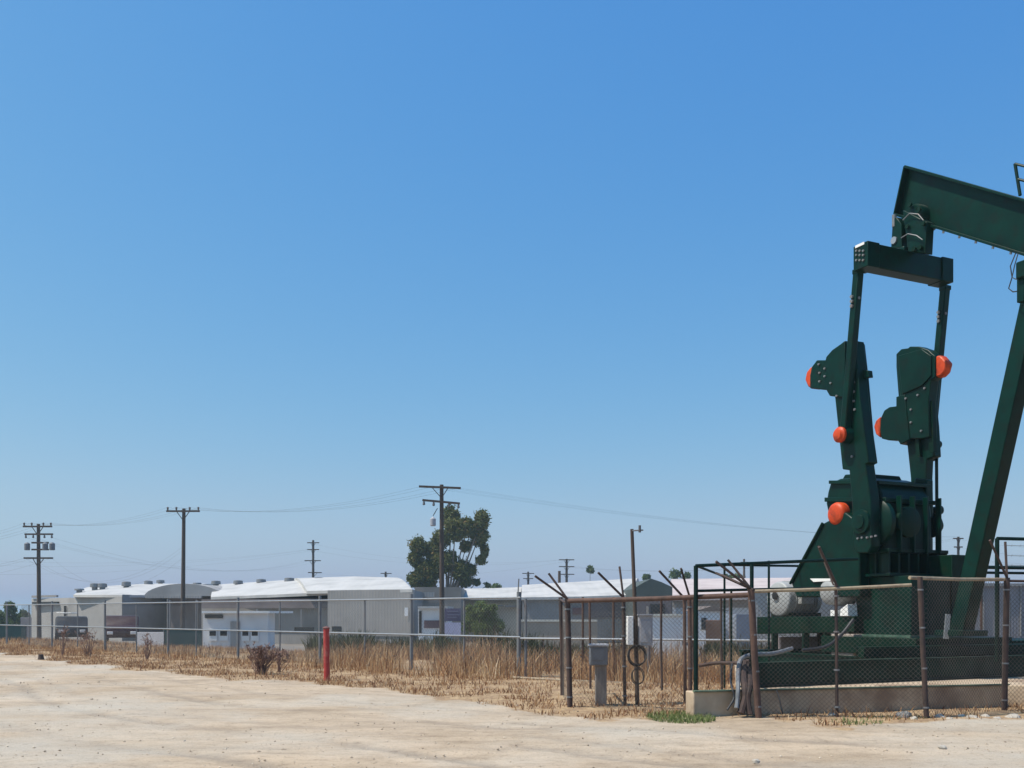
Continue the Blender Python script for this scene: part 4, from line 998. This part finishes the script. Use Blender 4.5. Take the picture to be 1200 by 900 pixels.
# E: grey block behind the tallest pole
E2=[(486,92),(540,92),(548,110),(500,110)]
w=bldg('tall plain grey block directly behind the tallest utility pole',E2,name='industrial_building')
walls(w,E2,688,stained('warm_grey_wall',(.24,.215,.19),(.29,.26,.235)),ref=92); patch(w,485,509,694,700,91.8,M['w_lgrey'],'parapet',.1)
# E3 small white office
E3=[(490,74),(524,74),(530,82),(497,82)]
w=bldg('small white building with a flat trimmed roof left of the dark sign',E3,name='office_building')
walls(w,E3,713,M['w_white'],ref=74); patch(w,489.5,524.5,710.5,713,73.6,M['r_white'],'roof_edge',8)
patch(w,497,520,727,736,73.9,mat('maroon_panel',(.12,.06,.07),.7),'shutter',.08); patch(w,491,494,716,742,73.9,M['glass'],'window',.07)
# sign board
sg=thing('sign_board','dark purple and lavender sign board on posts beside the tallest pole','sign',foot([(531,61)])[0]+Vector((0,0,-1.2)))
patch(sg,521,540,713,728,61,mat('dark_purple_panel',(.06,.05,.11),.6,col2=(.09,.08,.15),scale=2),'panel',.12)
patch(sg,521,540,729.5,744,61,mat('lavender_panel',(.36,.34,.48),.6,col2=(.45,.43,.56),scale=3),'panel',.12)
for px in (522,539): patch(sg,px-.6,px+.6,712,760,61.13,M['galvd'],'post',.12)
mb=MB()
for yy,w_ in ((717,13),(721,15),(724,11)):
    a=W(524,yy,60.99); b=W(524+w_,yy-1.2,60.99); mb.box((a.x,60.97,a.z),(b.x,60.998,b.z))
mb.build('faded_lettering',mat('faded_grey_paint',(.16,.15,.22),.7),sg)
# hedge
# F: cream and white building with low white roof
F2=[(541,100),(608,98),(620,122),(556,124)]
w=bldg('cream walled building with a low white roof behind the round bush',F2)
walls(w,F2,701,M['cream'],ref=98); loft(w,[(541,700,98),(575,700,97.5),(610,699.5,97)],[(545,690,116),(580,689.5,114),(612,688,113)],M['r_white'])
patch(w,592,606,709,711.5,97.5,M['w_grey'],'ledge',.4); patch(w,546,590,709,710.5,97.7,M['galvd'],'ledge',.4)
# G: long grey wall, white roof
G2=[(612,90),(742,90),(765,118),(640,118)]
w=bldg('long grey warehouse with a white roof behind the left part of the rusty cage',G2)
walls(w,G2,700,M['w_grey'],ref=90); loft(w,[(611,700,89.7),(680,699,89.5),(742,697,89.3)],[(612,686,112),(680,682,110),(748,678,108)],M['r_white'])
patch(w,671,684,712,720,89.85,mat('dull_red_panel',(.18,.09,.09),.8),'door_panel',.1); patch(w,684,742,703,724,89.9,M['w_brown'],'side_wall',.05)
vent(w,692,684,690,104)
# tan wall
T2=[(606,70),(700,70),(700,71),(606,71)]
w=bldg('low tan block wall with a pale cap behind the left end of the rusty cage',T2,'wall','block_wall')
walls(w,T2,728.5,M['w_tan'],ref=70); patch(w,606,700,726.5,728.6,69.9,M['cream'],'cap',1.2)
# H dark green gable
w=bldg('dark green gabled building behind the middle of the rusty cage',[(742,84),(788,84)],name='gabled_building')
gp=[(742,745),(788,745),(788,688),(775,682),(763,678),(752,684),(742,690)]
mb=MB(); fr=[W(x,y,84) for x,y in gp]; fr[0].z=BASE; fr[1].z=BASE; mb.hexa(fr,[p+Vector((0,16,0)) for p in fr]); mb.build('wall',M['r_green'],w)
patch(w,745,787,702,722,83.9,M['w_brown'],'lower_wall',.08); patch(w,762,779,708,719,83.8,M['black'],'opening',.08)
# I pink roofs
I2=[(788,95),(945,95),(960,115),(800,115)]
w=bldg('low building with a faded pink roof behind the corner of the rusty cage',I2)
walls(w,I2,700,M['w_white'],ref=95); loft(w,[(788,701,94.5),(860,700,94),(945,699,93.5)],[(786,679,118),(870,678,116),(950,677,114)],M['r_pink'])
patch(w,789,944,702,712,94.9,mat('dull_beige',(.34,.28,.24),.9,col2=(.42,.36,.31),scale=.5),'upper_wall',.06)
# small structures in front
def small(label,px0,px1,y0,Y,m,name='shed',cat='shed',depth=4,roofm=None,gable=0):
    P_=[(px0,Y),(px1,Y),(px1,Y+depth),(px0,Y+depth)]; w=bldg(label,P_,cat,name); walls(w,P_,y0,m,ref=Y)
    a=W(px0,y0,Y); b=W(px1,y0,Y)
    if gable:
        mid=W((px0+px1)/2,y0-gable,Y); e=.25
        mb=MB().hexa([a+Vector((-e,-e,.01)),b+Vector((e,-e,.01)),mid+Vector((0,-e,0))],[a+Vector((-e,depth+e,.01)),b+Vector((e,depth+e,.01)),mid+Vector((0,depth+e,0))]); mb.build('roof',roofm,w)
    elif roofm: MB().box((a.x-.15,Y-.15,a.z),(b.x+.15,Y+depth,a.z+.12)).build('roof',roofm,w)
    return w
w=small('small brown gabled shed behind the green corner railing post',819,849,716,66,M['w_white'],depth=5,roofm=M['r_brown'],gable=6)
patch(w,822,828,724,738,65.9,M['black'],'doorway',.05)
small('white box shaped shed with a pale roof just left of the green railing',756,799,722,62,M['w_white'],depth=5,roofm=M['cream'])
small('rusty red brown container between the green railing posts',827,846,727,58,mat('rusty_container',(.14,.07,.045),.8,col2=(.20,.10,.06),scale=1.5),'container','container',3)
small('white narrow shed left of the slate blue container',849,862,720,60,M['w_white'],depth=3)
small('slate blue container behind the rusty corner post',863,886,720,58,mat('slate_blue_metal',(.11,.14,.20),.7,col2=(.15,.18,.24),scale=1.2),'container','container',3)
# J right side building
J2=[(1002,64),(1240,64),(1240,80),(1010,80)]
w=bldg('lavender grey metal building behind the samson post leg at the right',J2)
walls(w,J2,686,M['w_lav'],ref=64); patch(w,1002,1240,683.5,687,63.8,M['w_grey'],'gutter',.3)
for px in (1050,1105,1152,1196): patch(w,px,px+1.5,687,745,63.9,M['w_grey'],'downpipe',.12)
K2=[(880,75),(1003,75),(1003,90),(890,90)]
w=bldg('pale low building behind the motor of the pumpjack',K2); walls(w,K2,692,M['w_lgrey'],ref=75); patch(w,880,1003,690,693,74.8,M['r_pink'],'roof_edge',.4)
# lavender house bit and green screens at the far left
small('small lavender building at the far left beyond the green screen',24,37,724,95,M['w_lav'],depth=5)
def screenf(label,px0,px1,y0,Y):
    o=thing('privacy_screen',label,'screen',foot([((px0+px1)/2,Y)])[0]+Vector((0,0,gz(foot([((px0+px1)/2,Y)])[0].x,Y))))
    patch(o,px0,px1,y0,760 if Y>50 else 768,Y,M['screen'],'fabric',.03)
    for px in np.linspace(px0,px1,4): patch(o,px-.7,px+.7,y0-1.5,762,Y+.04,M['galvd'],'post',.06)
screenf('dark teal privacy screen at the left edge of the picture',-30,30,733,56)
screenf('dark teal privacy screen between the pale low wall and the white shed',192,236,738,46)
small('pale low wall left of the teal screen below the domed roof',160,193,741,46,M['w_white'],'low_wall','wall',.4)

# white shed -----------------------------------------------------------
S_=[(238,60),(314,60),(322,66),(248,66)]
w=bldg('small white shed with a trimmed flat roof and paired windows behind the fence',S_,'shed','shed')
walls(w,S_,718.5,M['w_white'],ref=60)
patch(w,236.5,315.5,716,718.6,59.7,M['white_box'],'roof',6.5)
patch(w,240,261,720,724.5,59.9,M['black'],'vent_strip',.08)
for a,b in ((244.5,254),(257,267),(283,292),(294,303)):
    f_=patch(w,a,b,738,751,59.88,M['white_box'],'window',.1); patch(f_,a+1,b-1,739.5,745,59.86,M['glass'],'pane',.03)
patch(w,270,281,728,770,59.92,M['w_lgrey'],'door',.05)
# cars ------------------------------------------------------------------
def car(px,Y,L_,col,label,kind,rz=0):
    x=(px-CX)/F*Y; z=gz(x,Y); o=thing('parked_car' if kind=='car' else 'pickup_truck',label,kind,(x,Y,z))
    pm=mat('car_paint_'+kind,col,.5,spec=.3)
    if kind=='car': prof=[(-2.2,.35),(2.2,.35),(2.3,.6),(2.2,.95),(1.2,1.08),(.55,1.62),(-1.5,1.66),(-2.15,1.1),(-2.25,.7)]
    else: prof=[(-2.6,.45),(2.5,.45),(2.6,.7),(2.5,1.05),(1.4,1.15),(.8,1.72),(-.5,1.75),(-.75,1.18),(-2.6,1.15)]
    MB().prism([Vector((x+a,Y-.9,z+b)) for a,b in prof],Vector((0,1.8,0))).build('body',pm,o,bevel=.08)
    win=[(1.05,1.1),(.5,1.54),(-1.4,1.57),(-1.9,1.12)] if kind=='car' else [(1.2,1.18),(.72,1.64),(-.42,1.66),(-.5,1.18)]
    MB().prism([Vector((x+a,Y-.91,z+b)) for a,b in win],Vector((0,1.82,0))).build('window',M['glass'],o)
    for a in (-1.4,1.45):
        for s_ in (-1,1): wh=MB().lathe((x+a,Y+.93*s_,z+.34),(0,-s_,0),[(0,.001),(.0,.2),(.02,.34),(.2,.34)],18).build('wheel',M['tyre'],o); MB().lathe((x+a,Y+.935*s_,z+.34),(0,-s_,0),[(0,.001),(0,.19),(.03,.2)],14).build('rim',M['galv'],wh)
    for s_ in (-.6,.6): MB().box((x+(2.2 if kind=='car' else 2.5),Y+s_-.15,z+.65),(x+(2.31 if kind=='car' else 2.61),Y+s_+.15,z+.82)).build('headlight',M['white_box'],o,bevel=.02)
    o.rotation_euler.z=rz; o.scale=(1,.95,.9); return o
car(84,58,4.5,(.012,.012,.016),'dark parked car between the two leftmost utility poles','car',-1.15)
car(143,54,5.2,(.035,.008,.012),'dark maroon pickup truck parked left of the pale low wall','truck',-1.2)
mb=MB(); a=W(69,736,58.5); mb.box((a.x,57.6,a.z-.12),(a.x+.32,58.4,a.z)); a2=W(78,736,58.5); mb.box((a2.x,57.6,a2.z-.12),(a2.x+.34,58.4,a2.z))
x=(84-CX)/F*58
tag(MB().box((x-.75,57.6,gz(x,58)+1.665),(x+.15,58.4,gz(x,58)+1.72)).build('roof_glint',M['white_box'],origin=(x-.6,58,gz(x,58)+1.7),bevel=.03),'flat white box standing for the glints on the roof of the dark parked car','glint')  # white box in place of glints; the highlight is put into its colour

# ------------------------------------------------------------------ light, sky, haze, camera
sun_dir=Vector((-.90,-.16,0)).normalized(); EL=math.radians(60)
az=math.atan2(sun_dir.x,sun_dir.y)                     # clockwise from +Y
S=bpy.data.lights.new('sun','SUN'); S.energy=4.9; S.angle=math.radians(.53); S.color=(1,.93,.83)
so=bpy.data.objects.new('sun',S); COL.objects.link(so)
to=Vector((sun_dir.x*math.cos(EL),sun_dir.y*math.cos(EL),math.sin(EL))); so.rotation_euler=to.to_track_quat('Z','Y').to_euler(); so.location=(-20,5,30)
Wd_=bpy.data.worlds.new('World'); sc.world=Wd_; Wd_.use_nodes=True; N=Wd_.node_tree.nodes; L=Wd_.node_tree.links
sk=N.new('ShaderNodeTexSky'); sk.sky_type='NISHITA'; sk.sun_disc=False; sk.sun_elevation=EL; sk.sun_rotation=az
sk.altitude=0; sk.air_density=1.5; sk.dust_density=1.0; sk.ozone_density=1
sp_=N.new('ShaderNodeSeparateColor'); cb_=N.new('ShaderNodeCombineColor'); L.new(sk.outputs['Color'],sp_.inputs['Color'])
for ch,g_,k_ in (('Red',1.401,.932),('Green',.819,.808),('Blue',.282,.809)):     # film response of the photograph's blue sky
    m1=N.new('ShaderNodeMath'); m1.operation='MULTIPLY'; m1.inputs[1].default_value=.1; L.new(sp_.outputs[ch],m1.inputs[0])
    m2=N.new('ShaderNodeMath'); m2.operation='POWER'; m2.inputs[1].default_value=g_; L.new(m1.outputs[0],m2.inputs[0])
    m3=N.new('ShaderNodeMath'); m3.operation='MULTIPLY'; m3.inputs[1].default_value=k_*10; L.new(m2.outputs[0],m3.inputs[0]); out_=m3.outputs[0]
    if ch=='Red':
        m4=N.new('ShaderNodeMath'); m4.operation='SMOOTH_MIN'; m4.inputs[1].default_value=3.8; m4.inputs[2].default_value=1.2; L.new(out_,m4.inputs[0]); out_=m4.outputs[0]
    L.new(out_,cb_.inputs[ch])
L.new(cb_.outputs['Color'],N['Background'].inputs['Color']); N['Background'].inputs['Strength'].default_value=.10

hz=MB().box((-2500,-2500,-8),(2500,2500,18)).build('haze',bpy.data.materials.new('haze_air'),fix=True)
hm=hz.data.materials[0]; hm.use_nodes=True; N=hm.node_tree.nodes; L=hm.node_tree.links; N.remove(N['Principled BSDF'])
pv=N.new('ShaderNodeVolumePrincipled'); pv.inputs['Color'].default_value=(.76,.93,1,1); pv.inputs['Density'].default_value=.0006; pv.inputs['Anisotropy'].default_value=.3
L.new(pv.outputs[0],N['Material Output'].inputs['Volume']); tag(hz,kind='stuff')

cam=bpy.data.cameras.new('camera'); co=bpy.data.objects.new('camera',cam); COL.objects.link(co)
co.location=(0,0,EYE); co.rotation_euler=(PI/2,0,0); cam.sensor_width=36; cam.lens=36*F/1200; cam.shift_y=(HY-450)/1200
cam.clip_end=5000; cam.clip_start=.1; sc.camera=co
sc.view_settings.view_transform='Standard'; sc.view_settings.look='None'; sc.view_settings.exposure=.1; sc.view_settings.gamma=1
sc.cycles.max_bounces=6; sc.cycles.volume_bounces=0; sc.cycles.transparent_max_bounces=8
